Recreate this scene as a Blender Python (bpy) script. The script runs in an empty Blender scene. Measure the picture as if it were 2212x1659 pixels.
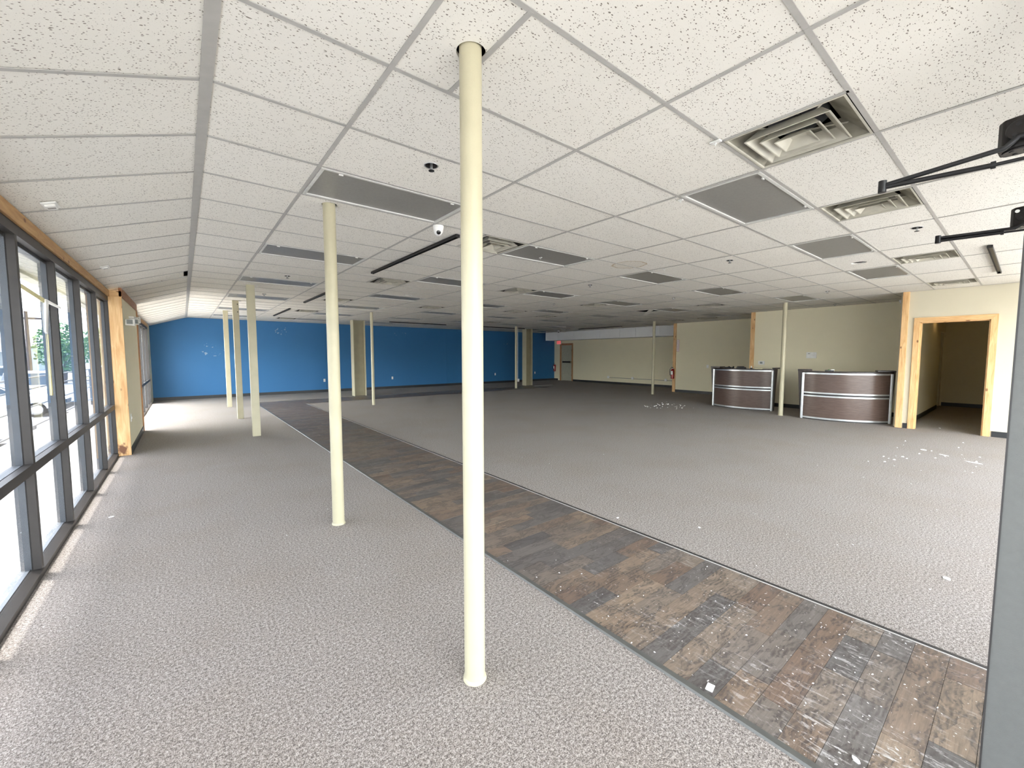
import bpy, math, random
from mathutils import Vector, Matrix
random.seed(7)
SC = bpy.context.scene
COL = SC.collection
PI = math.pi

# ------------------------------------------------------------------ camera
cam = bpy.data.cameras.new('camera')
cam.sensor_fit = 'HORIZONTAL'; cam.sensor_width = 36.0
cam.lens = 889.3 / 2212.0 * 36.0
cam.clip_start = 0.02; cam.clip_end = 600
camo = bpy.data.objects.new('camera', cam); COL.objects.link(camo)
yaw, pitch, roll = .6734, .0703, -.0005
cy, sy, cp, sp = math.cos(yaw), math.sin(yaw), math.cos(pitch), math.sin(pitch)
fw = Vector((sy*cp, cy*cp, -sp)); rt = Vector((cy, -sy, 0)); up = rt.cross(fw)
cr, sr = math.cos(roll), math.sin(roll)
r2 = rt*cr + up*sr; u2 = up*cr - rt*sr
M = Matrix((r2, u2, -fw)).transposed().to_4x4(); M.translation = (0, 0, 1.51)
camo.matrix_world = M
SC.camera = camo

# ------------------------------------------------------------------ world, sun, exposure
w = bpy.data.worlds.new('sky'); SC.world = w; w.use_nodes = True
nt = w.node_tree; nt.nodes.clear()
wo = nt.nodes.new('ShaderNodeOutputWorld'); bg = nt.nodes.new('ShaderNodeBackground')
sk = nt.nodes.new('ShaderNodeTexSky'); sk.sky_type = 'NISHITA'; sk.sun_disc = False
SUN = Vector((1.0, -.85, -2.9)).normalized()          # direction the sunlight travels
sk.sun_elevation = math.asin(-SUN.z); sk.sun_rotation = math.atan2(-SUN.x, -SUN.y)
sk.air_density = 1.0; sk.dust_density = 2.5; sk.ozone_density = 1.0
bg.inputs['Strength'].default_value = 0.85
hs = nt.nodes.new('ShaderNodeHueSaturation'); hs.inputs['Saturation'].default_value = .28
nt.links.new(sk.outputs[0], hs.inputs['Color']); nt.links.new(hs.outputs[0], bg.inputs['Color']); nt.links.new(bg.outputs[0], wo.inputs['Surface'])
sl = bpy.data.lights.new('sun', 'SUN'); sl.energy = 5.0; sl.angle = math.radians(.53); sl.color = (1, .95, .88)
so = bpy.data.objects.new('sun', sl); COL.objects.link(so)
so.rotation_mode = 'QUATERNION'; so.rotation_quaternion = SUN.to_track_quat('-Z', 'Y')
so.location = (-8, 8, 20)
SC.view_settings.view_transform = 'Standard'; SC.view_settings.look = 'None'
SC.view_settings.gamma = 1.0; SC.view_settings.use_curve_mapping = False
SC.view_settings.exposure = 2.47
try:
    SC.cycles.max_bounces = 12; SC.cycles.diffuse_bounces = 8
except Exception: pass

# ------------------------------------------------------------------ material helpers
def lin(c): return tuple(((x/255)/12.92 if x/255 <= .04045 else ((x/255+.055)/1.055)**2.4) for x in c)
class NT:
    def __init__(s, name):
        s.m = bpy.data.materials.new(name); s.m.use_nodes = True; s.t = s.m.node_tree
        s.b = s.t.nodes['Principled BSDF']; s.o = s.t.nodes['Material Output']
    def n(s, typ, **kw):
        nd = s.t.nodes.new(typ)
        for k, v in kw.items():
            if k.startswith('_'): setattr(nd, k[1:], v)
            else: nd.inputs[k.replace('__', ' ')].default_value = v
        return nd
    def l(s, a, b): s.t.links.new(a, b)
    def pos(s, scale=(1, 1, 1), obj=False):
        if obj: src = s.n('ShaderNodeTexCoord').outputs['Object']
        else: src = s.n('ShaderNodeNewGeometry').outputs['Position']
        mp = s.n('ShaderNodeMapping'); mp.inputs['Scale'].default_value = scale
        s.l(src, mp.inputs['Vector']); return mp.outputs[0]
    def noise(s, vec, scale, detail=2, rough=.5, dist=0):
        nd = s.n('ShaderNodeTexNoise'); nd.inputs['Scale'].default_value = scale
        nd.inputs['Detail'].default_value = detail; nd.inputs['Roughness'].default_value = rough
        nd.inputs['Distortion'].default_value = dist
        s.l(vec, nd.inputs['Vector']); return nd.outputs['Fac']
    def ramp(s, fac, stops, interp='LINEAR'):
        r = s.n('ShaderNodeValToRGB'); r.color_ramp.interpolation = interp
        e = r.color_ramp.elements
        while len(e) < len(stops): e.new(.5)
        for i, (p, c) in enumerate(stops):
            e[i].position = p; e[i].color = (*c, 1) if len(c) == 3 else c
        s.l(fac, r.inputs[0]); return r.outputs[0]
    def math(s, op, a, b=None, clamp=False):
        nd = s.n('ShaderNodeMath', _operation=op, _use_clamp=clamp)
        for i, v in enumerate((a, b)):
            if v is None: continue
            if isinstance(v, (int, float)): nd.inputs[i].default_value = v
            else: s.l(v, nd.inputs[i])
        return nd.outputs[0]
    def mix(s, fac, a, b, mode='MIX'):
        nd = s.n('ShaderNodeMix', _data_type='RGBA', _blend_type=mode)
        for i, v in ((0, fac), (6, a), (7, b)):
            if isinstance(v, (int, float)): nd.inputs[i].default_value = v
            elif isinstance(v, tuple): nd.inputs[i].default_value = (*v, 1)
            else: s.l(v, nd.inputs[i])
        return nd.outputs[2]
    def bump(s, h, strength=.3, dist=.01):
        b = s.n('ShaderNodeBump'); b.inputs['Strength'].default_value = strength
        b.inputs['Distance'].default_value = dist
        s.l(h, b.inputs['Height']); s.l(b.outputs[0], s.b.inputs['Normal'])
    def base(s, c):
        if isinstance(c, tuple): s.b.inputs['Base Color'].default_value = (*c, 1)
        else: s.l(c, s.b.inputs['Base Color'])
    def rough(s, r):
        if isinstance(r, (int, float)): s.b.inputs['Roughness'].default_value = r
        else: s.l(r, s.b.inputs['Roughness'])

MAT = {}
def plain(name, c, rough=.6, metal=0, var=.08, scale=14, bump=0, coat=0):
    t = NT(name); v = t.noise(t.pos(), scale, 3)
    lo = tuple(x*(1-var) for x in c); hi = tuple(min(1, x*(1+var)) for x in c)
    t.base(t.ramp(v, [(.3, lo), (.7, hi)])); t.rough(rough); t.b.inputs['Metallic'].default_value = metal
    if bump: t.bump(t.noise(t.pos(), 220, 2), bump, .003)
    MAT[name] = t.m; return t.m

def mk_carpet():
    t = NT('carpet'); p = t.pos((1, 1, 1))
    a = t.noise(p, 190, 2, .7); b = t.noise(p, 75, 2, .6)
    f = t.math('ADD', t.math('MULTIPLY', a, .62), t.math('MULTIPLY', b, .38))
    c = t.ramp(f, [(.39, (.09, .076, .067)), (.475, (.205, .181, .160)), (.53, (.31, .278, .25)), (.62, (.48, .44, .40))])
    big = t.noise(p, .9, 3, .6)
    c = t.mix(t.math('MULTIPLY', t.math('SUBTRACT', big, .45, True), 1.6, True), c, (.86, .80, .71), 'MULTIPLY')
    t.base(c); t.rough(.95); t.b.inputs['Specular IOR Level'].default_value = .15; t.b.inputs['Sheen Weight'].default_value = .06; t.b.inputs['Sheen Roughness'].default_value = .5
    t.bump(f, .8, .008); MAT['carpet'] = t.m
mk_carpet()

def mk_plank(name, dark=False):
    t = NT(name); oi = t.n('ShaderNodeObjectInfo')
    p = t.pos()
    if dark:
        rnd = t.noise(t.pos((1, 1/.13, 1)), .8, 0)
    else: rnd = oi.outputs['Random']
    off = t.n('ShaderNodeVectorMath', _operation='ADD'); t.l(p, off.inputs[0])
    cx = t.n('ShaderNodeCombineXYZ'); t.l(t.math('MULTIPLY', oi.outputs['Random'], 40), cx.inputs[0]); t.l(cx.outputs[0], off.inputs[1])
    mp = t.n('ShaderNodeMapping'); mp.inputs['Scale'].default_value = (2.2, 26, 1); t.l(off.outputs[0], mp.inputs[0])
    g = t.noise(mp.outputs[0], 3.5, 6, .65, .6)
    tone = t.ramp(rnd, [(0, (.085, .080, .076)), (.2, (.14, .128, .115)), (.42, (.235, .175, .12)), (.62, (.155, .098, .064)), (.8, (.28, .205, .135)), (1, (.105, .102, .10))])
    c = t.mix(t.ramp(g, [(.35, (0, 0, 0)), (.7, (1, 1, 1))]), t.mix(.55, tone, (.04, .028, .022), 'MIX'), tone)
    # shoe scuffs and dried-water marks, dark blotches with a shape of their own
    sc = t.noise(t.pos((1.6, 3.2, 1)), 3.1, 5, .7, 1.2)
    m = t.ramp(sc, [(.49, (0, 0, 0)), (.54, (1, 1, 1)), (.66, (.3, .3, .3))])
    wv = t.n('ShaderNodeTexWave', _wave_type='RINGS'); wv.inputs['Scale'].default_value = 14; wv.inputs['Distortion'].default_value = 9
    wv.inputs['Detail'].default_value = 2; t.l(p, wv.inputs['Vector'])
    m = t.math('MULTIPLY', m, t.math('ADD', t.math('MULTIPLY', wv.outputs['Fac'], .6), .3))
    c = t.mix(m, c, (.03, .021, .018))
    # white plaster dust scratches, thickest at the doorway end
    geo = t.n('ShaderNodeSeparateXYZ'); t.l(p, geo.inputs[0])
    near = t.math('MULTIPLY', t.math('SUBTRACT', 2.3, geo.outputs[1]), .45, True)
    d1 = t.noise(t.pos((5, 1.2, 1)), 9, 6, .75, .5); d2 = t.noise(p, 1.7, 2)
    dm = t.math('MULTIPLY', t.ramp(d1, [(.54, (0, 0, 0)), (.62, (1, 1, 1))]), t.ramp(d2, [(.45, (0, 0, 0)), (.62, (1, 1, 1))]))
    dm = t.math('MULTIPLY', dm, near)
    sp_ = t.noise(p, 55, 1); dots = t.math('MULTIPLY', t.ramp(sp_, [(.73, (0, 0, 0)), (.75, (1, 1, 1))]), t.math('ADD', near, .25, True))
    c = t.mix(t.math('MULTIPLY', t.math('MAXIMUM', dm, dots), .85), c, (.62, .60, .57))
    haze = t.noise(p, 4, 5, .7)
    c = t.mix(t.math('MULTIPLY', haze, .16), c, (.34, .33, .32))
    t.base(c); t.rough(t.math('ADD', t.math('MULTIPLY', haze, .3), .25)); t.bump(g, .15, .002)
    MAT[name] = t.m
mk_plank('laminate'); mk_plank('laminate_far', True)

def mk_tile():
    t = NT('acoustic_tile'); oi = t.n('ShaderNodeObjectInfo'); p = t.pos()
    mp = t.n('ShaderNodeMapping'); mp.inputs['Scale'].default_value = (1, 1.9, 1.5); t.l(p, mp.inputs[0])
    nv = t.n('ShaderNodeTexNoise'); nv.inputs['Scale'].default_value = 30; nv.inputs['Detail'].default_value = 1; t.l(p, nv.inputs['Vector'])
    add = t.n('ShaderNodeVectorMath', _operation='MULTIPLY_ADD'); t.l(nv.outputs['Color'], add.inputs[0])
    add.inputs[1].default_value = (.03, .03, .03); t.l(mp.outputs[0], add.inputs[2])
    vo = t.n('ShaderNodeTexVoronoi'); vo.inputs['Scale'].default_value = 74; t.l(add.outputs[0], vo.inputs['Vector'])
    sz = t.n('ShaderNodeSeparateColor'); t.l(vo.outputs['Color'], sz.inputs[0])
    thr = t.math('MULTIPLY', sz.outputs[0], .37)
    hole = t.math('LESS_THAN', vo.outputs['Distance'], thr)
    keep = t.math('GREATER_THAN', sz.outputs[1], .22); hole = t.math('MULTIPLY', hole, keep)
    fine = t.noise(p, 260, 2); pin = t.ramp(fine, [(.66, (0, 0, 0)), (.70, (1, 1, 1))])
    c = t.ramp(oi.outputs['Random'], [(0, (.765, .745, .685)), (.5, (.79, .77, .71)), (1, (.75, .735, .685))])
    c = t.mix(t.math('MULTIPLY', t.noise(p, 1.3, 4, .6), .22), c, (.70, .66, .58))
    # brown-edged round water stain
    d = t.n('ShaderNodeVectorMath', _operation='DISTANCE'); t.l(p, d.inputs[0]); d.inputs[1].default_value = (5.02, 3.62, 2.79)
    dd = t.math('ADD', d.outputs['Value'], t.math('MULTIPLY', t.noise(p, 9, 3), .07))
    ring = t.ramp(dd, [(.235, (0, 0, 0)), (.262, (.75, .75, .75)), (.268, (1, 1, 1)), (.275, (0, 0, 0))])
    c = t.mix(ring, c, (.42, .31, .18)); c = t.mix(t.ramp(dd, [(.24, (.35, .35, .35)), (.27, (0, 0, 0))]), c, (.62, .57, .47))
    c = t.mix(t.math('MULTIPLY', t.math('MAXIMUM', hole, t.math('MULTIPLY', pin, .45)), .86), c, (.13, .105, .08))
    t.base(c); t.rough(.95); t.b.inputs['Specular IOR Level'].default_value = .1
    t.bump(t.math('SUBTRACT', 1, hole), .35, .003)
    MAT['tile'] = t.m
mk_tile()

def mk_wall(name, c, spots=(), rough=.75):
    t = NT(name); p = t.pos()
    n = t.noise(p, 2.2, 4, .6)
    col = t.mix(t.math('MULTIPLY', n, .35), c, tuple(x*.82 for x in c))
    for (x, y, z, r, sc_) in spots:
        d = t.n('ShaderNodeVectorMath', _operation='DISTANCE'); t.l(t.pos((1, 1, 2.4)), d.inputs[0]); d.inputs[1].default_value = (x, y, z*2.4)
        m = t.math('LESS_THAN', d.outputs['Value'], r)
        k = t.ramp(t.noise(p, sc_, 2), [(.60, (0, 0, 0)), (.66, (1, 1, 1))])
        col = t.mix(t.math('MULTIPLY', m, t.math('MULTIPLY', k, .55)), col, (.45, .52, .56))
    t.base(col); t.rough(rough); t.bump(t.noise(p, 160, 3), .12, .003); MAT[name] = t.m
mk_wall('blue_paint', (.026, .15, .345), [(.85, 17.94, 1.62, .35, 9), (3.1, 17.94, 2.43, .35, 12), (7.8, 17.94, 2.49, .3, 12), (.8, 17.94, 1.86, .2, 14), (13.9, 17.94, 2.14, .18, 9)], .6)
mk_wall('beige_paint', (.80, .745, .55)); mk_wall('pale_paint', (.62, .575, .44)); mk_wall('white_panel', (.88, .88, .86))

def mk_pine(name, axis, c1=(.78, .53, .26), c2=(.60, .33, .13)):
    t = NT(name)
    s = {'z': (9, 9, .9), 'y': (9, .9, 9), 'x': (.9, 9, 9)}[axis]
    g = t.noise(t.pos(s), 3, 5, .6, .8)
    c = t.mix(t.ramp(g, [(.35, (0, 0, 0)), (.68, (1, 1, 1))]), c1, c2)
    vo = t.n('ShaderNodeTexVoronoi'); vo.inputs['Scale'].default_value = 1
    k = {'z': (7, 7, 3.6), 'y': (7, 3.6, 7), 'x': (3.6, 7, 7)}[axis]
    t.l(t.pos(k), vo.inputs['Vector'])
    kn = t.ramp(vo.outputs['Distance'], [(.07, (1, 1, 1)), (.13, (0, 0, 0))])
    c = t.mix(t.math('MULTIPLY', kn, .85), c, (.16, .06, .02))
    if name == 'pine_z':
        d = t.n('ShaderNodeVectorMath', _operation='DISTANCE'); t.l(t.pos((1, 1, .7)), d.inputs[0]); d.inputs[1].default_value = (-.77, 8.41, .07)
        dd = t.math('ADD', d.outputs['Value'], t.math('MULTIPLY', t.noise(t.pos(), 22, 3), .10))
        c = t.mix(t.ramp(dd, [(.09, (1, 1, 1)), (.115, (0, 0, 0))]), c, (.17, .07, .03))
    t.base(c); t.rough(.6); MAT[name] = t.m
mk_pine('pine_z', 'z'); mk_pine('pine_y', 'y', (.55, .34, .15), (.40, .22, .09)); mk_pine('pine_x', 'x'); mk_pine('pine_yl', 'y')  # window header boards use a darker pine copy, their shade put into the colour
mk_pine('pine_red', 'y', (.42, .20, .09), (.26, .11, .05)); mk_pine('pine_redz', 'z', (.50, .27, .12), (.34, .16, .07))

plain('bronze_frame', (.036, .032, .029), .45, .2); plain('frame_outer', (.15, .17, .19), .5, .3)
plain('cream_paint', (.47, .435, .30), .42, 0, .05, 6, .12); plain('cream_shaded', (.29, .26, .165), .5, 0, .06, 5)
plain('grid_white', (.42, .41, .385), .5, 0, .05); plain('fixture_white', (.60, .60, .565), .45)
plain('diffuser_grey', (.25, .245, .225), .35, 0, .06, 60); plain('vent_cream', (.50, .48, .40), .5, 0, .12, 9)
plain('vent_dusty', (.26, .245, .195), .8, 0, .4, 7); plain('galvanised', (.55, .57, .58), .3, .9)
plain('throat_dark', (.035, .032, .026), .8, 0, .5, 9); plain('plenum_dark', (.025, .022, .02), .95); plain('black_metal', (.012, .012, .013), .38, .2); plain('closer_black', (.02, .018, .017), .33, .5, .2)
plain('white_plastic', (.80, .80, .77), .4); plain('lens_black', (.005, .005, .006), .08); plain('vinyl_base', (.022, .024, .026), .45)
plain('strip_grey', (.12, .12, .11), .4, .4); plain('strip_dark', (.03, .028, .027), .45); plain('strip_light', (.45, .44, .42), .4)
plain('panel_grey', (.105, .108, .102), .5, 0, .04, 40, .25); plain('brushed_silver', (.60, .63, .64), .3, .75)
plain('espresso', (.028, .018, .016), .35); plain('tin_green', (.42, .42, .33), .6); plain('extinguisher_red', (.30, .012, .012), .25)
plain('label_white', (.85, .84, .82), .5); plain('brass', (.75, .60, .30), .3, .9); plain('concrete', (.36, .35, .33), .85, 0, .1, 3)
plain('asphalt', (.24, .24, .24), .9, 0, .15, 1.5); plain('rail_paint', (.22, .22, .23), .5, .2); plain('car_white', (.78, .79, .80), .25)
plain('tyre', (.02, .02, .02), .8); plain('car_glass', (.05, .07, .09), .1); plain('car_trim', (.06, .065, .07), .5); plain('alloy', (.7, .7, .7), .35, .6)
plain('car_silver', (.45, .47, .50), .3, .5)
plain('bark', (.12, .085, .06), .9); plain('leaf_green', (.10, .21, .07), .7, 0, .4, 3); plain('verge_green', (.30, .32, .12), .95, 0, .3, 2)
plain('house_blue', (.42, .50, .55), .8); plain('house_pale', (.60, .60, .57), .8); plain('roof_grey', (.24, .25, .28), .85); plain('window_dark', (.06, .08, .10), .2)
plain('soffit_white', (.74, .72, .60), .7); plain('paper_white', (.88, .88, .86), .7); plain('screen_grey', (.22, .24, .24), .3)
plain('tape_yellow', (.78, .70, .38), .6); plain('insulation', (.30, .19, .11), .95, 0, .5, 12); plain('brown_rust', (.25, .12, .06), .9)

def mk_desk():
    t = NT('desk_laminate'); g = t.noise(t.pos((1.2, 1.2, 16)), 5, 5, .65, .4)
    t.base(t.ramp(g, [(.3, (.075, .048, .038)), (.7, (.135, .092, .074))]))
    t.rough(.29); MAT['desk_laminate'] = t.m
mk_desk()
def mk_glass(name='glass', tint=(.50, .51, .525)):
    t = NT(name); t.t.nodes.remove(t.b)
    tr = t.n('ShaderNodeBsdfTransparent'); tr.inputs[0].default_value = (*tint, 1)
    gl = t.n('ShaderNodeBsdfGlossy'); gl.inputs['Roughness'].default_value = .02
    fr = t.n('ShaderNodeFresnel'); fr.inputs[0].default_value = 1.45
    df = t.n('ShaderNodeBsdfDiffuse'); df.inputs[0].default_value = (.7, .7, .68, 1)
    bf = t.n('ShaderNodeNewGeometry').outputs['Backfacing']
    m = t.n('ShaderNodeMixShader'); t.l(t.math('MULTIPLY', fr.outputs[0], t.math('SUBTRACT', 1, bf)), m.inputs[0]); t.l(tr.outputs[0], m.inputs[1]); t.l(gl.outputs[0], m.inputs[2])
    m2 = t.n('ShaderNodeMixShader'); t.l(t.math('MULTIPLY', t.noise(t.pos(), 3, 5, .7), .06), m2.inputs[0])
    t.l(m.outputs[0], m2.inputs[1]); t.l(df.outputs[0], m2.inputs[2]); t.l(m2.outputs[0], t.o.inputs[0]); MAT[name] = t.m
mk_glass(); mk_glass('clear_glass', (.97, .97, .96))
def mk_emit(name, c, s):
    t = NT(name); t.base(c); t.b.inputs['Emission Color'].default_value = (*c, 1); t.b.inputs['Emission Strength'].default_value = s
    MAT[name] = t.m
mk_emit('exit_face', (.80, .18, .18), .10); mk_emit('exit_letters', (.75, .02, .03), .04); mk_emit('warm_lamp', (1, .62, .22), .3)

# ------------------------------------------------------------------ mesh helpers
class MB:
    def __init__(s): s.v = []; s.f = []; s.sm = False
    def add(s, vs, fs):
        o = len(s.v); s.v += [tuple(v) for v in vs]; s.f += [tuple(i+o for i in f) for f in fs]; return s
    def box(s, x0, x1, y0, y1, z0, z1):
        if x0 > x1: x0, x1 = x1, x0
        if y0 > y1: y0, y1 = y1, y0
        if z0 > z1: z0, z1 = z1, z0
        return s.add([(x0,y0,z0),(x1,y0,z0),(x1,y1,z0),(x0,y1,z0),(x0,y0,z1),(x1,y0,z1),(x1,y1,z1),(x0,y1,z1)],
                     [(0,3,2,1),(4,5,6,7),(0,1,5,4),(1,2,6,5),(2,3,7,6),(3,0,4,7)])
    def hexa(s, lo, hi):          # two quads (lists of four points), bottom and top
        return s.add(list(lo)+list(hi), [(0,3,2,1),(4,5,6,7),(0,1,5,4),(1,2,6,5),(2,3,7,6),(3,0,4,7)])
    def lathe(s, prof, n=20, c=(0,0,0), cap=True):
        o = [(c[0]+r*math.cos(2*PI*i/n), c[1]+r*math.sin(2*PI*i/n), c[2]+z) for r, z in prof for i in range(n)]
        f = [(j*n+i, j*n+(i+1)%n, (j+1)*n+(i+1)%n, (j+1)*n+i) for j in range(len(prof)-1) for i in range(n)]
        if cap: f += [tuple(reversed(range(n))), tuple((len(prof)-1)*n+i for i in range(n))]
        s.sm = True; return s.add(o, f)
    def tube(s, pts, r, n=8):
        pts = [Vector(p) for p in pts]; rings = []
        for i, p in enumerate(pts):
            d = (pts[min(i+1, len(pts)-1)] - pts[max(i-1, 0)]).normalized()
            a = d.cross(Vector((0, 0, 1)) if abs(d.z) < .9 else Vector((1, 0, 0))).normalized(); b = d.cross(a)
            rings += [p + (a*math.cos(2*PI*k/n) + b*math.sin(2*PI*k/n))*r for k in range(n)]
        m = len(pts)
        f = [(j*n+k, j*n+(k+1)%n, (j+1)*n+(k+1)%n, (j+1)*n+k) for j in range(m-1) for k in range(n)]
        f += [tuple(reversed(range(n))), tuple((m-1)*n+k for k in range(n))]
        s.sm = True; return s.add(rings, f)
    def bar(s, a, b, w, h):
        a, b = Vector(a), Vector(b); d = (b-a).normalized(); sd = d.cross(Vector((0,0,1))).normalized()*w/2; u = sd.cross(d).normalized()*h/2
        return s.hexa([a-sd-u, a+sd-u, b+sd-u, b-sd-u], [a-sd+u, a+sd+u, b+sd+u, b-sd+u])
    def prism(s, pts, z0, z1):
        n = len(pts)
        return s.add([(x, y, z0) for x, y in pts]+[(x, y, z1) for x, y in pts],
                     [tuple(reversed(range(n))), tuple(range(n, 2*n))]+[(i, (i+1)%n, (i+1)%n+n, i+n) for i in range(n)])
    def mesh(s, name):
        m = bpy.data.meshes.new(name); m.from_pydata(s.v, [], s.f); m.validate(); m.update()
        if s.sm:
            for p in m.polygons: p.use_smooth = True
            try: m.set_sharp_from_angle(angle=math.radians(40))
            except Exception: pass
        return m
def obj(name, mb, mat, parent=None, loc=(0,0,0), rz=0, bevel=0):
    me = mb if isinstance(mb, bpy.types.Mesh) else mb.mesh(name)
    if mat is not None and not me.materials: me.materials.append(MAT[mat])
    o = bpy.data.objects.new(name, me); COL.objects.link(o); o.location = loc; o.rotation_euler = (0,0,rz)
    if parent: o.parent = parent
    if bevel:
        b = o.modifiers.new('bevel', 'BEVEL'); b.width = bevel; b.segments = 2; b.limit_method = 'ANGLE'
    return o
def box(name, x0, x1, y0, y1, z0, z1, mat, parent=None, bevel=0): return obj(name, MB().box(x0,x1,y0,y1,z0,z1), mat, parent, bevel=bevel)
def tag(o, label=None, cat=None, group=None, kind=None):
    if label: o['label'] = label
    if cat: o['category'] = cat
    if group: o['group'] = group
    if kind: o['kind'] = kind
    return o
def empty(name, loc=(0,0,0), rz=0):
    o = bpy.data.objects.new(name, None); COL.objects.link(o); o.location = loc; o.rotation_euler = (0,0,rz); o.empty_display_size = .1; return o
def struct(o, label=None): o['kind'] = 'structure'; (label and o.__setitem__('label', label)); return o
def dup(root, loc, rz=None, label=None, group=None):
    r = root.copy(); COL.objects.link(r); r.location = loc
    if rz is not None: r.rotation_euler = (0,0,rz)
    if label: r['label'] = label
    if group: r['group'] = group
    for ch in list(root.children):
        c = ch.copy(); COL.objects.link(c); c.parent = r
        for g in list(ch.children):
            d = g.copy(); COL.objects.link(d); d.parent = c
    return r
def text(name, body, size, mat, parent, loc, rot, ext=.001):
    cu = bpy.data.curves.new(name, 'FONT'); cu.body = body; cu.size = size; cu.extrude = ext; cu.align_x = 'CENTER'; cu.align_y = 'CENTER'
    cu.materials.append(MAT[mat]); o = bpy.data.objects.new(name, cu); COL.objects.link(o)
    dg = bpy.context.evaluated_depsgraph_get(); me = bpy.data.meshes.new_from_object(o.evaluated_get(dg))
    bpy.data.objects.remove(o); bpy.data.curves.remove(cu)
    o = bpy.data.objects.new(name, me); COL.objects.link(o); o.location = loc; o.rotation_euler = rot; o.parent = parent; return o

ZC = 2.785
XW, RX = -.82, .15
SLOPE = (ZC - 2.46) / (RX - XW)
def zsl(x): return ZC - (RX - x)*SLOPE
YF = 17.94      # face of the blue wall
YB = -1.6       # front storefront behind the camera

# ------------------------------------------------------------------ floor
floor = struct(box('floor', -.93, 18.6, YB-.1, YF+.1, -.12, 0, 'carpet'), 'speckled grey beige commercial carpet')
WX0, WX1, CY0, CY1, CXE = 1.755, 2.95, 14.02, 15.2, 13.3
unit = MB().box(0, 1, 0, 1, 0, 1); bm_ = unit.v
pm = unit.mesh('plank'); pm.materials.append(MAT['laminate'])
PW = .124
rows = 0; y = -1.2
while y + PW <= CY0 + .01:
    cuts = [WX0]; x = WX0 + random.uniform(.15, .6)
    while x < WX1 - .12: cuts.append(x); x += random.uniform(.35, .62)
    cuts.append(WX1)
    if y < 11.2:
        for a, b in zip(cuts, cuts[1:]):
            o = bpy.data.objects.new('plank', pm); COL.objects.link(o); o.parent = floor
            o.location = (a+.0008, y+.0008, -.006); o.scale = (b-a-.0016, PW-.0016, .006+.0042+random.uniform(0, .0006)); rows += 1
    else:
        if 'far' not in globals(): far = MB()
        for a, b in zip(cuts, cuts[1:]): far.box(a+.001, b-.001, y+.001, y+PW-.001, -.006, .0045)
    y += PW
ylast = y
x = WX0; 
yy = ylast
while yy < CY1:
    y1 = min(yy+PW, CY1); xx = WX0
    while xx < CXE:
        x1 = min(xx+random.uniform(.5, 1.2), CXE); far.box(xx+.001, x1-.001, yy+.001, y1-.001, -.006, .0045); xx = x1
    yy = y1
tag(obj('plank', far, 'laminate_far', floor), 'distant dark laminate boards', kind='stuff')
obj('transition_strip', MB().hexa([(WX0-.035,-1.2,0),(WX0+.006,-1.2,0),(WX0+.006,CY1,0),(WX0-.035,CY1,0)], [(WX0-.028,-1.2,.009),(WX0,-1.2,.009),(WX0,CY1,.009),(WX0-.028,CY1,.009)]), 'strip_grey', floor)
obj('transition_strip', MB().box(WX1, WX1+.020, -1.2, CY0, -.002, .009), 'strip_dark', floor)
obj('transition_strip', MB().box(WX1-.012, WX1-.001, -1.2, CY0, -.002, .0065), 'strip_light', floor)
obj('transition_strip', MB().box(WX1, CXE, CY0-.02, CY0, -.002, .009), 'strip_dark', floor)
obj('transition_strip', MB().box(WX0, CXE, CY1, CY1+.03, -.002, .009), 'strip_grey', floor)
obj('transition_strip', MB().box(CXE, CXE+1.2, 14.9, 14.96, -.002, .01), 'strip_light', floor)

# ------------------------------------------------------------------ ceiling
N0, DX, K0, DY = .78, 1.2, 1.225, .611
def gx(n): return N0 + DX*n
def gy(k): return K0 + DY*k
KMIN, KMAX = -5, 27
lights = [(0,3),(0,7),(0,11),(0,15),(0,20),(0,24),(2,0),(2,4),(2,8),(2,12),(2,16),(2,20),(2,24),(4,0),(4,4),(4,8),(4,12),(4,16),(4,20),(4,24),
          (6,0),(6,4),(6,8),(6,12),(6,16),(6,20),(6,24),(8,3),(8,8),(8,12),(8,16),(8,20),(8,24),(10,8),(10,13),(10,16),(10,20)]
vents = [(1,1,-1),(3,0,-1),(5,1,-1),(8,0,-1),(1,1,4),(1,1,9),(1,1,14),(1,1,19),(1,1,24),(3,1,8),(3,1,14),(6,0,9),(5,1,13),(7,0,14),(7,0,19),(8,0,6),(11,0,9),(11,0,11),(12,0,14)]
holes_half = [(8,0,9),(10,1,23)]          # missing half tiles
holes_full = [(11,21),(12,25),(10,19)]
ceiling = struct(box('ceiling', -.90, 18.6, YB-.1, YF+.1, 3.22, 3.30, 'plenum_dark'), 'suspended tile ceiling')
tm = MB().box(0, 1, 0, 1, 0, 1).mesh('tile'); tm.materials.append(MAT['tile'])
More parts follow.
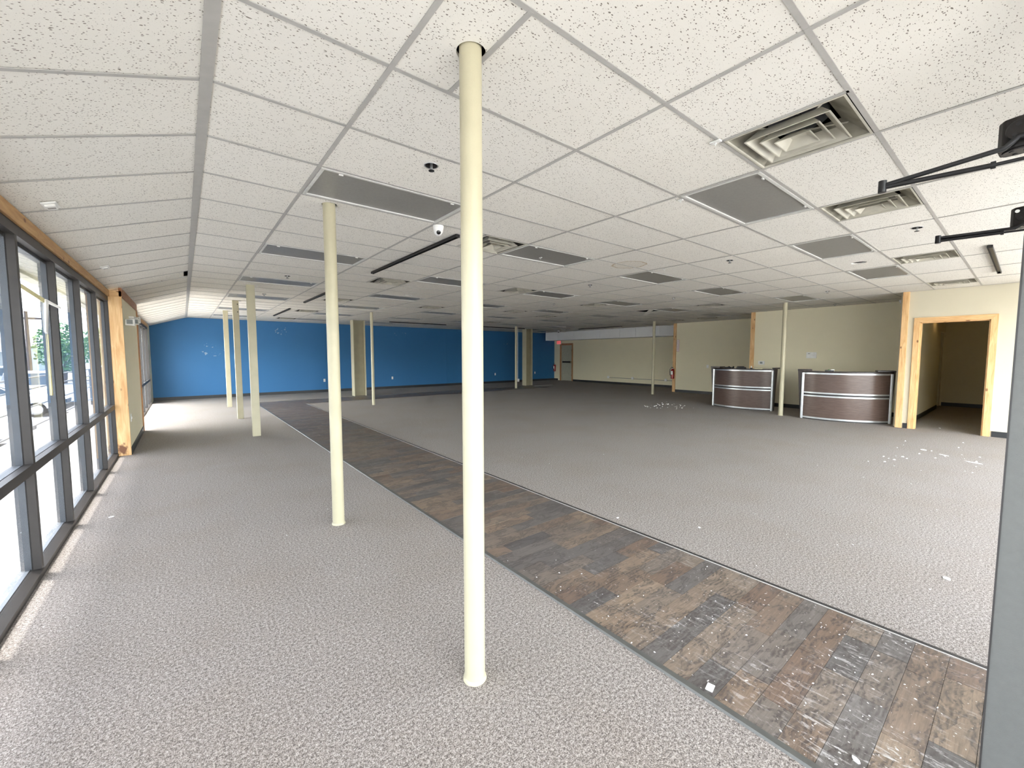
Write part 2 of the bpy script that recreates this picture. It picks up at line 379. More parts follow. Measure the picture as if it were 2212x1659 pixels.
def holed(x0, x1, y0, y1, hs, t=.016):
    """tile with one round hole, real thickness"""
    (cx, cy_, r) = hs; n = 24; mb = MB(); vs = []
    cor = []
    for i in range(n):
        a = 2*PI*(i+.5)/n; dx, dy = math.cos(a), math.sin(a)
        tx = ((x1-cx) if dx > 0 else (x0-cx))/dx if abs(dx) > 1e-6 else 1e9
        ty = ((y1-cy_) if dy > 0 else (y0-cy_))/dy if abs(dy) > 1e-6 else 1e9
        s_ = min(tx, ty); cor.append([cx+dx*s_, cy_+dy*s_, abs(tx) < abs(ty)])
    for z in (0, t):
        vs += [(cx+r*math.cos(2*PI*(i+.5)/n), cy_+r*math.sin(2*PI*(i+.5)/n), z) for i in range(n)]
        vs += [(c[0], c[1], z) for c in cor]
    fs = []
    cs = {}
    for i in range(n):
        j = (i+1) % n
        a0 = 2*PI*(i+.5)/n; mid = []
        for px, py in ((x1,y1),(x0,y1),(x0,y0),(x1,y0)):
            da = (math.atan2(py-cy_, px-cx) - a0) % (2*PI)
            if 1e-6 < da < 2*PI/n - 1e-6: mid.append((da, px, py))
        if mid:
            mid.sort(); ks = []
            for _, px, py in mid: ks.append(len(vs)); vs += [(px, py, 0), (px, py, t)]
            fs += [(i, n+i, *ks, n+j, j), (2*n+j, 3*n+j, *[q+1 for q in reversed(ks)], 3*n+i, 2*n+i)]
        else: fs += [(i, n+i, n+j, j), (2*n+j, 3*n+j, 3*n+i, 2*n+i)]
        fs.append((i, j, 2*n+j, 2*n+i))
    mb.add(vs, fs); return mb
COLS_ROUND = [(1.005,1.54,.047,'tall'),(1.03,3.79,.050,'')]
ZT = ZC + .003
cells = []
skip = set(lights) | set(holes_full)
half = {}
for n, h, k in vents: half[(n,k)] = (h, 'vent')
for n, h, k in holes_half: half[(n,k)] = (h, 'open')
def inside(n, k):
    if gx(n) > 16.5: return False
    if gx(n) > 11.7 and gy(k+1) < 1.6 : return False
    if gx(n) > 13.6 and gy(k+1) < 5.2 : return False
    if gx(n) > 15.8 and gy(k+1) < 9.0: return False
    return True
for n in range(-1, 14):
    for k in range(KMIN, KMAX+1):
        if not inside(n, k): continue
        x0, x1 = (RX, gx(0)) if n == -1 else (gx(n), min(gx(n+1), 16.6))
        if n == 13: continue
        y0, y1 = gy(k), min(gy(k+1), YF)
        if y1 <= YB: continue
        if (n,k) in skip: continue
        if (n,k) in half:
            h = half[(n,k)][0]
            if h == 0: x0 += .6
            else: x1 -= .6
        cells.append((math.hypot((x0+x1)/2, (y0+y1)/2), x0+.003, x1-.003, y0+.003, y1-.003))
slopes = [(k, gy(k), min(gy(k+1), YF)) for k in range(KMIN, KMAX+1) if gy(k+1) > YB]
cells.sort()
sprinklers = [(1.37,2.59),(5.85,2.60),(5.88,5.08),(5.84,.775),(1.38,7.56),(1.39,10.06),(7.3,7.47),(10.2,2.6),(13.0,3.15),(10.28,9.88),(8.67,5.05)]
holespots = [(c[0]+.006, c[1]+.004, .063) for c in COLS_ROUND] + [(7.42,1.55,.085)] + [(a, b, .042) for a, b in sprinklers] + [(3.83,8.37,.07)]
NT_MAX = 262
stuff = MB(); cnt = 0
for d, x0, x1, y0, y1 in cells:
    hs = [h for h in holespots if x0+h[2] < h[0] < x1-h[2] and y0+h[2] < h[1] < y1-h[2]]
    if cnt < NT_MAX or hs:
        if hs: o = obj('tile', holed(x0, x1, y0, y1, hs[0]), 'tile', ceiling, (0, 0, ZT))
        else:
            o = bpy.data.objects.new('tile', tm); COL.objects.link(o); o.parent = ceiling
            o.location = (x0, y0, ZT+random.uniform(0, .0015)); o.scale = (x1-x0, y1-y0, .016)
        cnt += 1
    else: stuff.box(x0, x1, y0, y1, ZT, ZT+.016)
tag(obj('tile', stuff, 'tile', ceiling), 'distant white acoustic tiles', kind='stuff')
for k, y0, y1 in slopes:
    y0 += .004; y1 -= .004
    a, b = XW-.02, RX-.012
    za, zb = zsl(a)+.004, zsl(b)+.004; dz0 = dz1 = 0
    mb = MB()
    if k == 11:   # slipped tile, lifted along its near edge so its white side and the dark plenum show
        mb.hexa([(a,y0+.02,za+.005),(b-.07,y0+.10,zb+.05),(b-.07,y1,zb-.012),(a,y1,za)], [(a,y0+.02,za+.02),(b-.07,y0+.10,zb+.065),(b-.07,y1,zb+.004),(a,y1,za+.016)])
        o = obj('tile', mb, 'tile', ceiling); tag(o, 'slipped ceiling tile with a dark gap')
    else:
        mb.hexa([(a,y0,za),(b,y0,zb),(b,y1,zb),(a,y1,za)], [(a,y0,za+.016),(b,y0,zb+.016),(b,y1,zb+.016),(a,y1,za+.016)])
        obj('tile', mb, 'tile', ceiling)
# grid of T-bars
for n in range(0, 14):
    x = gx(n)
    if x > 16.6: continue
    ya = YB if x < 11.7 else (1.6 if x < 13.6 else (5.2 if x < 15.8 else 9.0))
    obj('runner', MB().box(x-.012, x+.012, ya, YF, ZC-.001, ZC+.002).box(x-.002, x+.002, ya, YF, ZC+.002, ZC+.035), 'grid_white', ceiling)
obj('runner', MB().hexa([(RX-.034,YB,zsl(RX-.034)-.004),(RX+.016,YB,ZC-.004),(RX+.016,YF,ZC-.004),(RX-.034,YF,zsl(RX-.034)-.004)],
     [(RX-.034,YB,zsl(RX-.034)+.003),(RX+.016,YB,ZC+.003),(RX+.016,YF,ZC+.003),(RX-.034,YF,zsl(RX-.034)+.003)]), 'grid_white', ceiling)
for k in range(KMIN, KMAX+1):
    y = gy(k)
    if y < YB: continue
    xe = 11.65 if y < 1.6 else (13.5 if y < 5.2 else (15.75 if y < 9 else 16.6))
    obj('cross_tee', MB().box(RX+.016, xe, y-.0115, y+.0115, ZC-.0005, ZC+.0025), 'grid_white', ceiling)
    a, b = XW-.02, RX-.034
    obj('cross_tee', MB().hexa([(a,y-.0115,zsl(a)-.001),(b,y-.0115,zsl(b)-.001),(b,y+.0115,zsl(b)-.001),(a,y+.0115,zsl(a)-.001)],
        [(a,y-.0115,zsl(a)+.002),(b,y-.0115,zsl(b)+.002),(b,y+.0115,zsl(b)+.002),(a,y+.0115,zsl(a)+.002)]), 'grid_white', ceiling)
for n, h, k in vents + holes_half:
    obj('cross_tee', MB().box(gx(n)+.6-.0115, gx(n)+.6+.0115, gy(k), gy(k+1), ZC-.0005, ZC+.0025), 'grid_white', ceiling)
obj('cross_tee', MB().box(1.06, 1.083, gy(0), gy(1), ZC-.001, ZC+.002), 'grid_white', ceiling)
# sagging insulation above the missing tile
obj('insulation', MB().hexa([(10.42,6.8,2.80),(10.9,6.78,2.84),(10.93,7.25,2.95),(10.4,7.28,2.9)], [(10.42,6.8,2.9),(10.9,6.78,2.92),(10.93,7.25,3.05),(10.4,7.28,3.0)]), 'insulation', ceiling)
obj('tile', MB().bar((10.44, 6.75, 2.79), (10.9, 7.25, 2.70), .12, .012), 'tile', ceiling)
obj('tile', MB().bar((14.1, 14.1, 2.78), (15.0, 14.6, 2.66), .16, .012), 'tile', ceiling)

# roof and outside overhang
struct(box('roof', -1.60, 19.2, YB-.6, YF+.5, 3.36, 3.6, 'concrete'))
struct(box('roof', -1.60, -1.48, YB-.6, YF+.5, 2.50, 3.36, 'soffit_white'))
t_ = NT('soffit_boards'); wv = t_.n('ShaderNodeTexWave', _wave_type='BANDS', _bands_direction='Y'); wv.inputs['Scale'].default_value = 2.6; wv.inputs['Distortion'].default_value = .3
t_.l(t_.pos(), wv.inputs['Vector']); t_.base(t_.ramp(wv.outputs['Fac'], [(.0, (.42, .40, .33)), (.25, (.80, .78, .66))])); MAT['soffit_boards'] = t_.m
sf = struct(box('roof_soffit', -1.48, -.93, YB-.6, YF+.5, 2.545, 2.57, 'soffit_boards'), 'pale boarded overhang outside the windows')

# ------------------------------------------------------------------ walls
struct(box('wall_far', -.93, 18.6, YF, YF+.12, -.1, 3.3, 'blue_paint'), 'deep blue painted wall')
struct(box('baseboard_far', XW, 17.6, YF-.012, YF, 0, .105, 'vinyl_base'))
obj('seam', MB().box(4.545, 4.565, YF-.008, YF+.001, .1, 2.785), 'blue_paint', bpy.data.objects['wall_far'])
obj('seam', MB().box(10.17, 10.2, YF-.010, YF+.001, .1, 2.785), 'blue_paint', bpy.data.objects['wall_far'])
X0, X1, X2, X3 = 11.6, 13.5, 15.72, 17.6
DY0, DY1, DZ = .47, 1.395, 2.16
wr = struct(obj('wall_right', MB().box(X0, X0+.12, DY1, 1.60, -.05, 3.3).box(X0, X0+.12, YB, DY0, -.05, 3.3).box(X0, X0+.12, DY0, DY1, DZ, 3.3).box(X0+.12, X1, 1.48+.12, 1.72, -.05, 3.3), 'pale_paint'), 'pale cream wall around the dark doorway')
struct(obj('wall_right', MB().box(X1, X1+.12, 1.60, 5.2, -.05, 3.3).box(X1+.12, X2, 5.08, 5.2, -.05, 3.3), 'beige_paint'), 'beige wall behind the two reception desks')
struct(obj('wall_right', MB().box(X2, X2+.12, 5.2, 9.05, -.05, 3.3).box(X2+.12, X3, 8.93, 9.05, -.05, 3.3), 'beige_paint'), 'beige wall with the vertical sign')
W3 = struct(obj('wall_right', MB().box(X3, X3+.12, 9.05, 16.50, -.05, 3.3).box(X3, X3+.12, 17.36, YF, -.05, 3.3).box(X3, X3+.12, 16.50, 17.36, 2.10, 3.3), 'beige_paint'), 'long beige wall with the exit door')
struct(box('baseboard_right', X0-.012, X0, YB, DY0-.11, 0, .105, 'vinyl_base')); struct(box('baseboard_right', X0-.012, X0, DY1+.1, 1.56, 0, .105, 'vinyl_base'))
struct(box('baseboard_right', X1-.012, X1, 1.6, 5.15, 0, .105, 'vinyl_base')); struct(box('baseboard_right', X2-.012, X2, 5.2, 8.98, 0, .105, 'vinyl_base'))
struct(box('baseboard_right', X3-.012, X3, 9.05, 16.40, 0, .105, 'vinyl_base')); struct(box('baseboard_right', X3-.012, X3, 17.62, YF, 0, .105, 'vinyl_base'))
# white panelled bulkhead over the long beige wall
bk = struct(box('wall_bulkhead', 16.63, X3, 9.1, 17.67, 2.352, 3.2, 'white_panel'), 'white panelled bulkhead over the exit door wall')
yb = 9.1
for wd in [1.22, 1.22, .9, 1.22, 1.22, .6, 1.22, .94]:
    obj('panel', MB().box(16.612, 16.63, yb+.004, yb+wd-.004, 2.345, ZC), 'white_panel', bk, bevel=.002); yb += wd
obj('panel', MB().box(16.612, X3, 17.642, 17.67, 2.345, ZC), 'white_panel', bk)
# corner posts of knotty pine
def post(name, x0, x1, y0, y1, label, z1=ZC):
    o = struct(box(name, x0, x1, y0, y1, 0, z1, 'pine_z', bevel=.003), label); return o
post('trim_1', X0-.035, X0+.09, 1.575, 1.675, 'knotty pine corner post beside the doorway')
post('trim_2', X1-.035, X1+.09, 5.19, 5.30, 'knotty pine corner post above a reception desk')
post('trim_3', X2-.035, X2+.09, 8.98, 9.10, 'knotty pine corner post behind the red extinguisher')
# doorway casing (mitred boards) and corridor
def casing(name, xf, y0, y1, zt, wd, th, mz, mt):
    e = struct(empty(name, (xf, 0, 0)))
    for side, (a, b) in enumerate(((y0-wd, y0), (y1, y1+wd))):
        lo = [(-th, a, 0), (0, a, 0), (0, b, 0), (-th, b, 0)]
        za, zb = (zt+wd, zt) if side == 0 else (zt, zt+wd)
        hi = [(-th, a, za), (0, a, za), (0, b, zb), (-th, b, zb)]
        obj('side_casing', MB().hexa(lo, hi), mz, e, bevel=.002)
    lo = [(-th, y0, zt), (0, y0, zt), (0, y1, zt), (-th, y1, zt)]; hi = [(-th, y0-wd, zt+wd), (0, y0-wd, zt+wd), (0, y1+wd, zt+wd), (-th, y1+wd, zt+wd)]
    obj('head_casing', MB().hexa(lo, hi), mt, e, bevel=.002)
    obj('jamb', MB().box(0, .13, y0-.001, y0+.018, 0, zt), mz, e); obj('jamb', MB().box(0, .13, y1-.018, y1+.001, 0, zt), mz, e)
    obj('jamb', MB().box(0, .13, y0, y1, zt-.018, zt+.001), mt, e)
    return e
casing('door_2', X0, DY0, DY1, DZ, .092, .028, 'pine_z', 'pine_yl')
struct(obj('wall_corridor', MB().box(X0+.12, 16.5, 1.56, 1.60, -.05, 3.3).box(17.4, 18.0, 1.6, 2.9, -.05, 3.3).box(17.6, 17.7, 0, 1.6, -.05, 3.3).box(16.5, 17.4, 1.56, 1.6, 2.15, 3.3).box(X0+.12, 17.7, .02, .12, -.05, 3.3).box(16.3, 17.6, 2.8, 2.9, -.05, 3.3), 'beige_paint'), 'dim beige corridor walls beyond the doorway')
struct(obj('baseboard_corridor', MB().box(X0+.12, 16.5, 1.548, 1.56, 0, .105).box(17.588, 17.6, .12, 1.56, 0, .105), 'vinyl_base'))
struct(box('ceiling', X0+.12, 17.7, .1, 1.58, 2.62, 2.66, 'tile'), 'low corridor ceiling')
cl = empty('ceiling_lamp', (15.2, 1.44, 2.62)); tag(cl, 'small warm lamp on the dim corridor ceiling beyond the pine doorway', 'lamp')
obj('base', MB().lathe([(.09, -.02), (.09, 0)], 20), 'fixture_white', cl); obj('shade', MB().lathe([(.02, -.08), (.06, -.065), (.08, -.02)], 20), 'warm_lamp', cl)
pl = bpy.data.lights.new('lamp_light', 'POINT'); pl.energy = .25; pl.color = (1, .6, .2); pl.shadow_soft_size = .05
po = bpy.data.objects.new('lamp_light', pl); COL.objects.link(po); po.location = (0, 0, -.14); po.parent = cl

# window side: storefront framing
def storefront(name, y0, y1, mulls, label, glass='glass'):
    e = struct(empty(name, (0, 0, 0)), label)
    xi, xg, xo = XW, XW-.042, XW-.095
    for ym in mulls:
        obj('mullion', MB().box(xg, xi, ym-.05, ym, .05, 2.30), 'bronze_frame', e)
        obj('mullion_face', MB().box(xo, xg-.004, ym-.05, ym, .05, 2.30), 'frame_outer', e)
    obj('head', MB().box(xg, xi+.004, y0, y1, 2.295, 2.365), 'bronze_frame', e); obj('head', MB().box(xo, xg-.004, y0, y1, 2.27, 2.56), 'frame_outer', e)
    obj('rail', MB().box(xg, xi+.002, y0, y1, .715, .78), 'bronze_frame', e); obj('rail', MB().box(xo, xg-.004, y0, y1, .715, .78), 'frame_outer', e)
    obj('sill', MB().hexa([(xg-.01, y0, 0), (xi+.006, y0, 0), (xi+.006, y1, 0), (xg-.01, y1, 0)], [(xg-.01, y0, .055), (xi+.006, y0, .040), (xi+.006, y1, .040), (xg-.01, y1, .055)]), 'bronze_frame', e)
    obj('sill', MB().box(xo-.01, xg-.01, y0, y1, -.05, .06), 'frame_outer', e)
    ms = [y0] + list(mulls)
    for a, b in zip(ms, ms[1:]):
        if b-.05-a < .1: continue
        obj('pane', MB().box(xg-.003, xg+.003, a, b-.05, .78, 2.30), glass, e); obj('pane', MB().box(xg-.003, xg+.003, a, b-.05, .055, .715), glass, e)
    return e
PY0, PY1 = 8.46, 10.96
storefront('window_1', YB, PY0, [YB+.9, .02, 1.065, 2.10, 3.14, 4.20, 5.24, 6.30, 7.38, 8.46], 'dark framed storefront glazing nearest the viewer')
storefront('window_2', PY1, 16.95, [11.03, 12.1, 13.17, 14.24, 15.31, 16.38, 16.95], 'dark framed storefront glazing beside the blue wall', 'clear_glass')
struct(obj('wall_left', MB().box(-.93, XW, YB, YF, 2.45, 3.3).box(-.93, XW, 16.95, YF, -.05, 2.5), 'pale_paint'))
# pier between the two windows
struct(obj('wall_left', MB().box(-.93, -.679, PY0-.02, PY1, -.05, 2.37), 'beige_paint'), 'beige pier between the windows')
struct(box('baseboard_left', -.679, -.667, PY0, PY1-.06, 0, .105, 'vinyl_base'))
struct(obj('trim_4', MB().box(XW-.0, -.672, PY0-.045, PY0-.02, 0, 2.365), 'pine_z', bevel=.002), 'pale pine board facing the pier')
struct(obj('trim_5', MB().box(XW, -.668, PY0-.05, PY0-.015, 2.365, 2.455), 'pine_x', bevel=.002))
struct(obj('trim_6', MB().box(-.70, -.664, PY0-.05, PY1+.02, 2.372, 2.50), 'pine_red', bevel=.002), 'reddish pine board capping the pier')
struct(obj('trim_7', MB().box(-.70, -.660, PY1-.05, PY1+.03, 0, 2.372), 'pine_redz', bevel=.002))
struct(obj('trim_8', MB().box(XW-.05, XW+.022, YB, PY0-.05, 2.365, 2.455), 'pine_y', bevel=.003), 'rough pine board over the window heads')
struct(obj('trim_9', MB().box(XW-.05, XW+.022, PY1+.03, 16.95, 2.365, 2.455), 'pine_y', bevel=.003))
# rust patch on the foot of the pier board
# front storefront behind the viewer
fs = struct(empty('window_3', (0, YB, 0)))
xs = [-.9+1.25*i for i in range(11)]
for x in xs: obj('mullion', MB().box(x, x+.05, -.09, 0, 0, 2.70), 'bronze_frame', fs)
obj('head', MB().box(-.93, 11.65, -.1, 0, 2.70, 3.3), 'pale_paint', fs); obj('sill', MB().box(-.93, 11.65, -.09, 0, -.05, .06), 'bronze_frame', fs); obj('rail', MB().box(-.93, 11.65, -.09, 0, .715, .78), 'bronze_frame', fs)
for a, b in zip(xs, xs[1:]): obj('pane', MB().box(a+.05, b, -.045, -.04, .06, 2.70), 'clear_glass', fs)
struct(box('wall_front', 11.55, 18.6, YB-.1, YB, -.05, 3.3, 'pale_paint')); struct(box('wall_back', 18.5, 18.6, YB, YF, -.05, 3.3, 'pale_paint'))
# vestibule: open door leaf and headers
dr = struct(box('door_1', 2.2, 2.245, -.98, .031, .012, 2.18, 'panel_grey', bevel=.003), 'grey metal door leaf standing open beside the viewer')
obj('edge_gasket', MB().box(2.196, 2.2,   .028, .033, .012, 2.18), 'strip_dark', dr)
struct(box('lintel', 2.30, 2.42, YB, -.02, 2.2, ZC, 'panel_grey')); struct(box('lintel', 3.64, 3.76, YB, -.02, 2.2, ZC, 'panel_grey'))

# ------------------------------------------------------------------ columns
def round_column(x, y, r, label, top=ZC+.25, mat='cream_paint'):
    e = empty('round_column', (x, y, 0)); tag(e, label, 'column', 'round steel columns')
    mb = MB(); mb.lathe([(r, .012), (r, top)], 32); o = obj('shaft', mb, mat, e)
    obj('foot_bead', MB().lathe([(r+.007, 0), (r+.006, .010), (r+.0005, .016)], 32), mat, e)
    return e
round_column(1.005, 1.54, .0475, 'thick ivory round column closest to the camera, rising through a ragged ceiling hole')
round_column(1.03, 3.79, .050, 'ivory round column at the end of the first ceiling light, beside the plank walkway')
round_column(4.47, 12.35, .042, 'slim ivory round column on carpet in front of the flanged column by the blue wall')
c4 = round_column(11.80, 14.5, .05, 'slim round column with an electrical conduit and outlet box, before the dark blue wall')
obj('conduit', MB().tube([(.085, -.02, .42), (.085, -.02, ZC+.05)], .014, 10), 'white_plastic', c4)
obj('outlet_box', MB().box(.055, .15, -.06, .01, .30, .43), 'white_plastic', c4, bevel=.004)
round_column(14.1, 8.98, .05, 'slim pale round column in front of the long beige wall with the conduit')
round_column(11.62, 3.80, .05, 'ivory round column standing between the two curved reception desks')
def flat_column(x, y, wd, label, dots=False):
    e = empty('boxed_column', (x, y, 0)); tag(e, label, 'column', 'flat boxed columns beside the walkway')
    obj('shaft', MB().box(-wd/2, wd/2, 0, .10, 0, ZC+.01), 'cream_paint', e, bevel=.002)
    obj('cover_plate', MB().box(-wd/2+.006, wd/2-.006, -.004, 0, .01, ZC-.003), 'cream_paint', e, bevel=.001)
    obj('top_bracket', MB().box(wd/2, wd/2+.05, .0, .05, ZC-.012, ZC-.002), 'fixture_white', e)
    if dots:
        for z in (2.70, 2.52): obj('screw_hole', MB().lathe([(.012, -.001), (.012, .001)], 12, (0, 0, 0)), 'strip_dark', e, (.035, -.005, z)).rotation_euler = (PI/2, 0, 0)
    return e
flat_column(1.02, 8.92, .128, 'flat boxed cream column closest to the camera, the largest of three in line')
flat_column(1.016, 11.62, .122, 'flat boxed cream column with two dark screw holes near its top, middle of three in line', True)
flat_column(1.01, 14.45, .118, 'flat boxed cream column closest to the blue wall, the smallest of three in line')
def h_column(x, y, w_, label):
    e = empty('flanged_column', (x, y, 0)); tag(e, label, 'column', 'flanged columns on the cross walkway')
    obj('flange', MB().box(0, .02, 0, .30, 0, ZC+.05), 'cream_paint', e); obj('flange', MB().box(w_-.02, w_, 0, .30, 0, ZC+.05), 'cream_paint', e)
    obj('web', MB().box(.02, w_-.02, .13, .16, 0, ZC+.05), 'cream_shaded', e); return e  # web in darker cream: shade between the flanges put into its colour
h_column(4.89, 15.42, .44, 'wide cream H-shaped column standing on the planks before the blue wall')
h_column(13.22, 15.45, .42, 'olive-shaded H-shaped column near the exit door corner')

# ------------------------------------------------------------------ ceiling lights
ROW = {0: 'row over the boxed columns', 2: 'row over the plank walkway', 4: 'row past the plank walkway', 6: 'middle row of the room', 8: 'row in line with the desks', 10: 'row beside the beige walls'}
ORD = ['first', 'second', 'third', 'fourth', 'fifth', 'sixth', 'seventh', 'eighth']
lp = empty('ceiling_light', (gx(0), gy(3), ZC)); tag(lp, 'x', 'light fixture', 'recessed troffer lights')
L, Wd = DX-.03, DY-.03
fr = MB()
for (a, b, c, d) in ((0, L, 0, .024), (0, L, Wd-.024, Wd), (0, .024, .024, Wd-.024), (L-.024, L, .024, Wd-.024)): fr.box(a, b, c, d, -.004, .02)
obj('frame', fr, 'fixture_white', lp, (.015, .015, 0), bevel=.002)
obj('diffuser', MB().box(.023, L-.023, .023, Wd-.023, .006, .012), 'diffuser_grey', lp, (.015, .015, 0))
obj('housing', MB().box(.002, L-.002, .002, Wd-.002, .021, .10), 'fixture_white', lp, (.015, .015, 0))
obj('latch', MB().box(.12, .15, -.001, .008, -.012, 0), 'fixture_white', lp, (.015, .04, 0)); obj('latch', MB().box(L-.15, L-.12, -.001, .008, -.012, 0), 'fixture_white', lp, (.015, .04, 0))
cnts = {}
for i, (n, k) in enumerate(lights):
    j = cnts.get(n, 0); cnts[n] = j+1
    lb = f'unlit grey troffer light, {ORD[j]} from the camera in the {ROW[n]}'
    if i == 0: lp['label'] = lb
    else: dup(lp, (gx(n), gy(k), ZC), label=lb)

# ------------------------------------------------------------------ ceiling vents
vp = empty('ceiling_vent', (0, 0, ZC)); tag(vp, 'x', 'air vent', 'stepped ceiling diffusers')
def sq_ring(h0, z0, h1, z1, th, mb=None):
    mb = mb or MB(); q = lambda h, z: [(-h, -h, z), (h, -h, z), (h, h, z), (-h, h, z)]
    vs = q(h0, z0)+q(h1, z1)+q(h0-th, z0)+q(h1-th, z1+.001); fs = []
    for i in range(4):
        j = (i+1) % 4; fs += [(i, j, 4+j, 4+i), (8+j, 8+i, 12+i, 12+j), (i, 8+i, 8+j, j), (4+i, 4+j, 12+j, 12+i)]
    return mb.add(vs, fs)
H = .291
obj('flange', sq_ring(H, -.003, H-.004, .004, .012), 'vent_cream', vp, bevel=.001)
obj('pan', sq_ring(.283, .001, .168, .095, .003), 'vent_dusty', vp)
obj('duct_collar', MB().lathe([(.150, .09), (.150, .30)], 28, cap=False), 'galvanised', vp)
obj('damper', MB().box(-.15, .15, -.01, .01, .13, .135).lathe([(.148, .29), (.148, .31)], 20), 'plenum_dark', vp)
obj('louver', sq_ring(.212, -.016, .158, .045, .010), 'vent_cream', vp, bevel=.002)
obj('louver', sq_ring(.150, -.021, .104, .032, .009), 'vent_cream', vp, bevel=.002)
mb = sq_ring(.092, -.026, .045, .014, .008); mb.add([(-.045,-.045,.014),(.045,-.045,.014),(.045,.045,.014),(-.045,.045,.014)], [(0,3,2,1)])
obj('louver', mb, 'vent_cream', vp, bevel=.002)
br = MB()
for a in (45, 135, 225, 315):
    d = Vector((math.cos(math.radians(a)), math.sin(math.radians(a)), 0)); br.bar(d*.05+Vector((0,0,.04)), d*.27+Vector((0,0,.07)), .012, .004)
obj('bracket', br, 'vent_cream', vp)
VL = {(1,-1): 'the clean edged one closest to the camera', (3,-1): 'under the bigger door closer arm', (5,-1): 'between two hung sprinkler discs and the track', (8,-1): 'against the pale wall over the doorway',
      (1,4): 'joined to a light behind the thick ivory column', (1,9): 'second along the plank walkway', (1,14): 'third along the plank walkway', (1,19): 'fourth along the plank walkway', (1,24): 'last along the plank walkway by the blue wall',
      (3,8): 'with a pale light beside it, over the room centre', (3,14): 'small one beyond the slim column, over carpet', (6,9): 'touching the third light of the middle row', (5,13): 'faint one just past the middle light rows',
      (7,14): 'faint one next to the middle row of lights', (7,19): 'dark one close to the flanged corner column', (8,6): 'alone in line with the smaller desk', (11,9): 'by the beige wall with the vertical sign', (11,11): 'at the pine post with the extinguisher', (12,14): 'against the white bulkhead'}
for i, (n, h, k) in enumerate(vents):
    loc = (gx(n)+.3+.6*h, gy(k)+DY/2, ZC); lb = 'square stepped ceiling vent, ' + VL[(n, k)]
    if i == 0: vp.location = loc; vp['label'] = lb
    else:
        v_ = dup(vp, loc, label=lb)
        if k >= 0:      # same pan coloured near black, standing in for shade inside the vent
            for ch in v_.children:
                if ch.name.startswith('pan'): ch.material_slots[0].link = 'OBJECT'; ch.material_slots[0].material = MAT['throat_dark']

# ------------------------------------------------------------------ sprinklers, cameras, hooks, tracks
sp0 = empty('sprinkler', (0, 0, ZC)); tag(sp0, 'x', 'sprinkler', 'ceiling sprinklers')
obj('cup', MB().lathe([(.040, .0), (.040, .055), (.012, .056)], 24, cap=False), 'plenum_dark', sp0)
obj('escutcheon', MB().lathe([(.041, .001), (.047, -.001), (.048, .001)], 24, cap=False), 'galvanised', sp0)
obj('stem', MB().lathe([(.009, -.030), (.009, .06)], 12), 'galvanised', sp0)
obj('deflector', MB().lathe([(.020, -.034), (.020, -.031)], 16), 'black_metal', sp0)
SL = ['beside the first walkway light, near the thick column', 'in the row past the thermostat wall light', 'over open carpet in line with the pole and desks', 'between two ceiling vents by the door closers', 'between the second and third lights of the boxed column row', 'past the third light of the boxed column row',
      'over the middle of the carpet', 'near the doorway pine post', 'tiny one beside the beige desk wall', 'faint one near the sign wall', 'near the middle row of lights']
for i, (x, y) in enumerate(sprinklers):
    lb = 'pendent sprinkler ' + SL[i]
    if i == 0: sp0.location = (x, y, ZC); sp0['label'] = lb
    else: dup(sp0, (x, y, ZC), label=lb)
rs = empty('ceiling_speaker', (3.83, 8.37, ZC)); tag(rs, 'round dark recessed opening in the ceiling beyond the slim pillar', 'ceiling speaker')
obj('ring', MB().lathe([(.07, -.003), (.085, -.003), (.085, .002)], 28, cap=False), 'fixture_white', rs); obj('cone', MB().lathe([(.02, .05), (.07, .02)], 28), 'black_metal', rs)

def dome_camera(x, y, label, s=1.0, aim=-2.4, z=ZC):
    e = empty('dome_camera', (x, y, z), aim); e.scale = (s, s, s); tag(e, label, 'security camera', 'dome security cameras')
    obj('base', MB().lathe([(.050, -.022), (.053, -.012), (.053, 0)], 28), 'white_plastic', e)
    obj('body', MB().lathe([(.004, -.098), (.022, -.092), (.036, -.078), (.045, -.055), (.049, -.03), (.050, -.02)], 28), 'white_plastic', e)
    l_ = obj('lens', MB().lathe([(.022, 0), (.020, .006), (.004, .010)], 20), 'lens_black', e, (.032, 0, -.070)); l_.rotation_euler = (0, 2.05, 0)
    return e
dome_camera(2.035, 3.72, 'white dome camera with a black lens at the corner of the first big ceiling light', 1.0, -2.0)
dome_camera(13.2, 1.92, 'small white dome camera hanging beside the pine post at the doorway', 1.0, -2.9)
dome_camera(15.4, 15.4, 'tiny white dome camera over the exit door corner', 1.2, -2.4)

def track(a, b, label):
    a = Vector(a); b = Vector(b); e = empty('lighting_track', (a.x, a.y, ZC)); tag(e, label, 'track', 'black lighting tracks')
    d = b-a; mb = MB(); z0 = -.032
    if abs(d.y) > abs(d.x):
        for x0, x1, zz in ((-.022, -.016, -.002), (.016, .022, -.002)): mb.box(x0, x1, 0, d.y, z0, zz)
        mb.box(-.022, .022, 0, d.y, -.008, -.002); obj('channel', mb, 'black_metal', e); obj('end_cap', MB().box(-.024, .024, -.014, 0, z0-.002, -.002), 'black_metal', e); obj('end_cap', MB().box(-.024, .024, d.y, d.y+.014, z0-.002, -.002), 'black_metal', e)
    else:
        for x0, x1, zz in ((-.022, -.016, -.002), (.016, .022, -.002)): mb.box(0, d.x, x0, x1, z0, zz)
        mb.box(0, d.x, -.022, .022, -.008, -.002); obj('channel', mb, 'black_metal', e); obj('end_cap', MB().box(-.014, 0, -.024, .024, z0-.002, -.002), 'black_metal', e); obj('end_cap', MB().box(d.x, d.x+.014, -.024, .024, z0-.002, -.002), 'black_metal', e)
track((2.33, 3.85), (2.33, 6.34), 'long black track on the ceiling just beyond the white dome camera')
track((2.33, 8.36), (2.33, 10.86), 'black ceiling track partly behind the second ivory column')
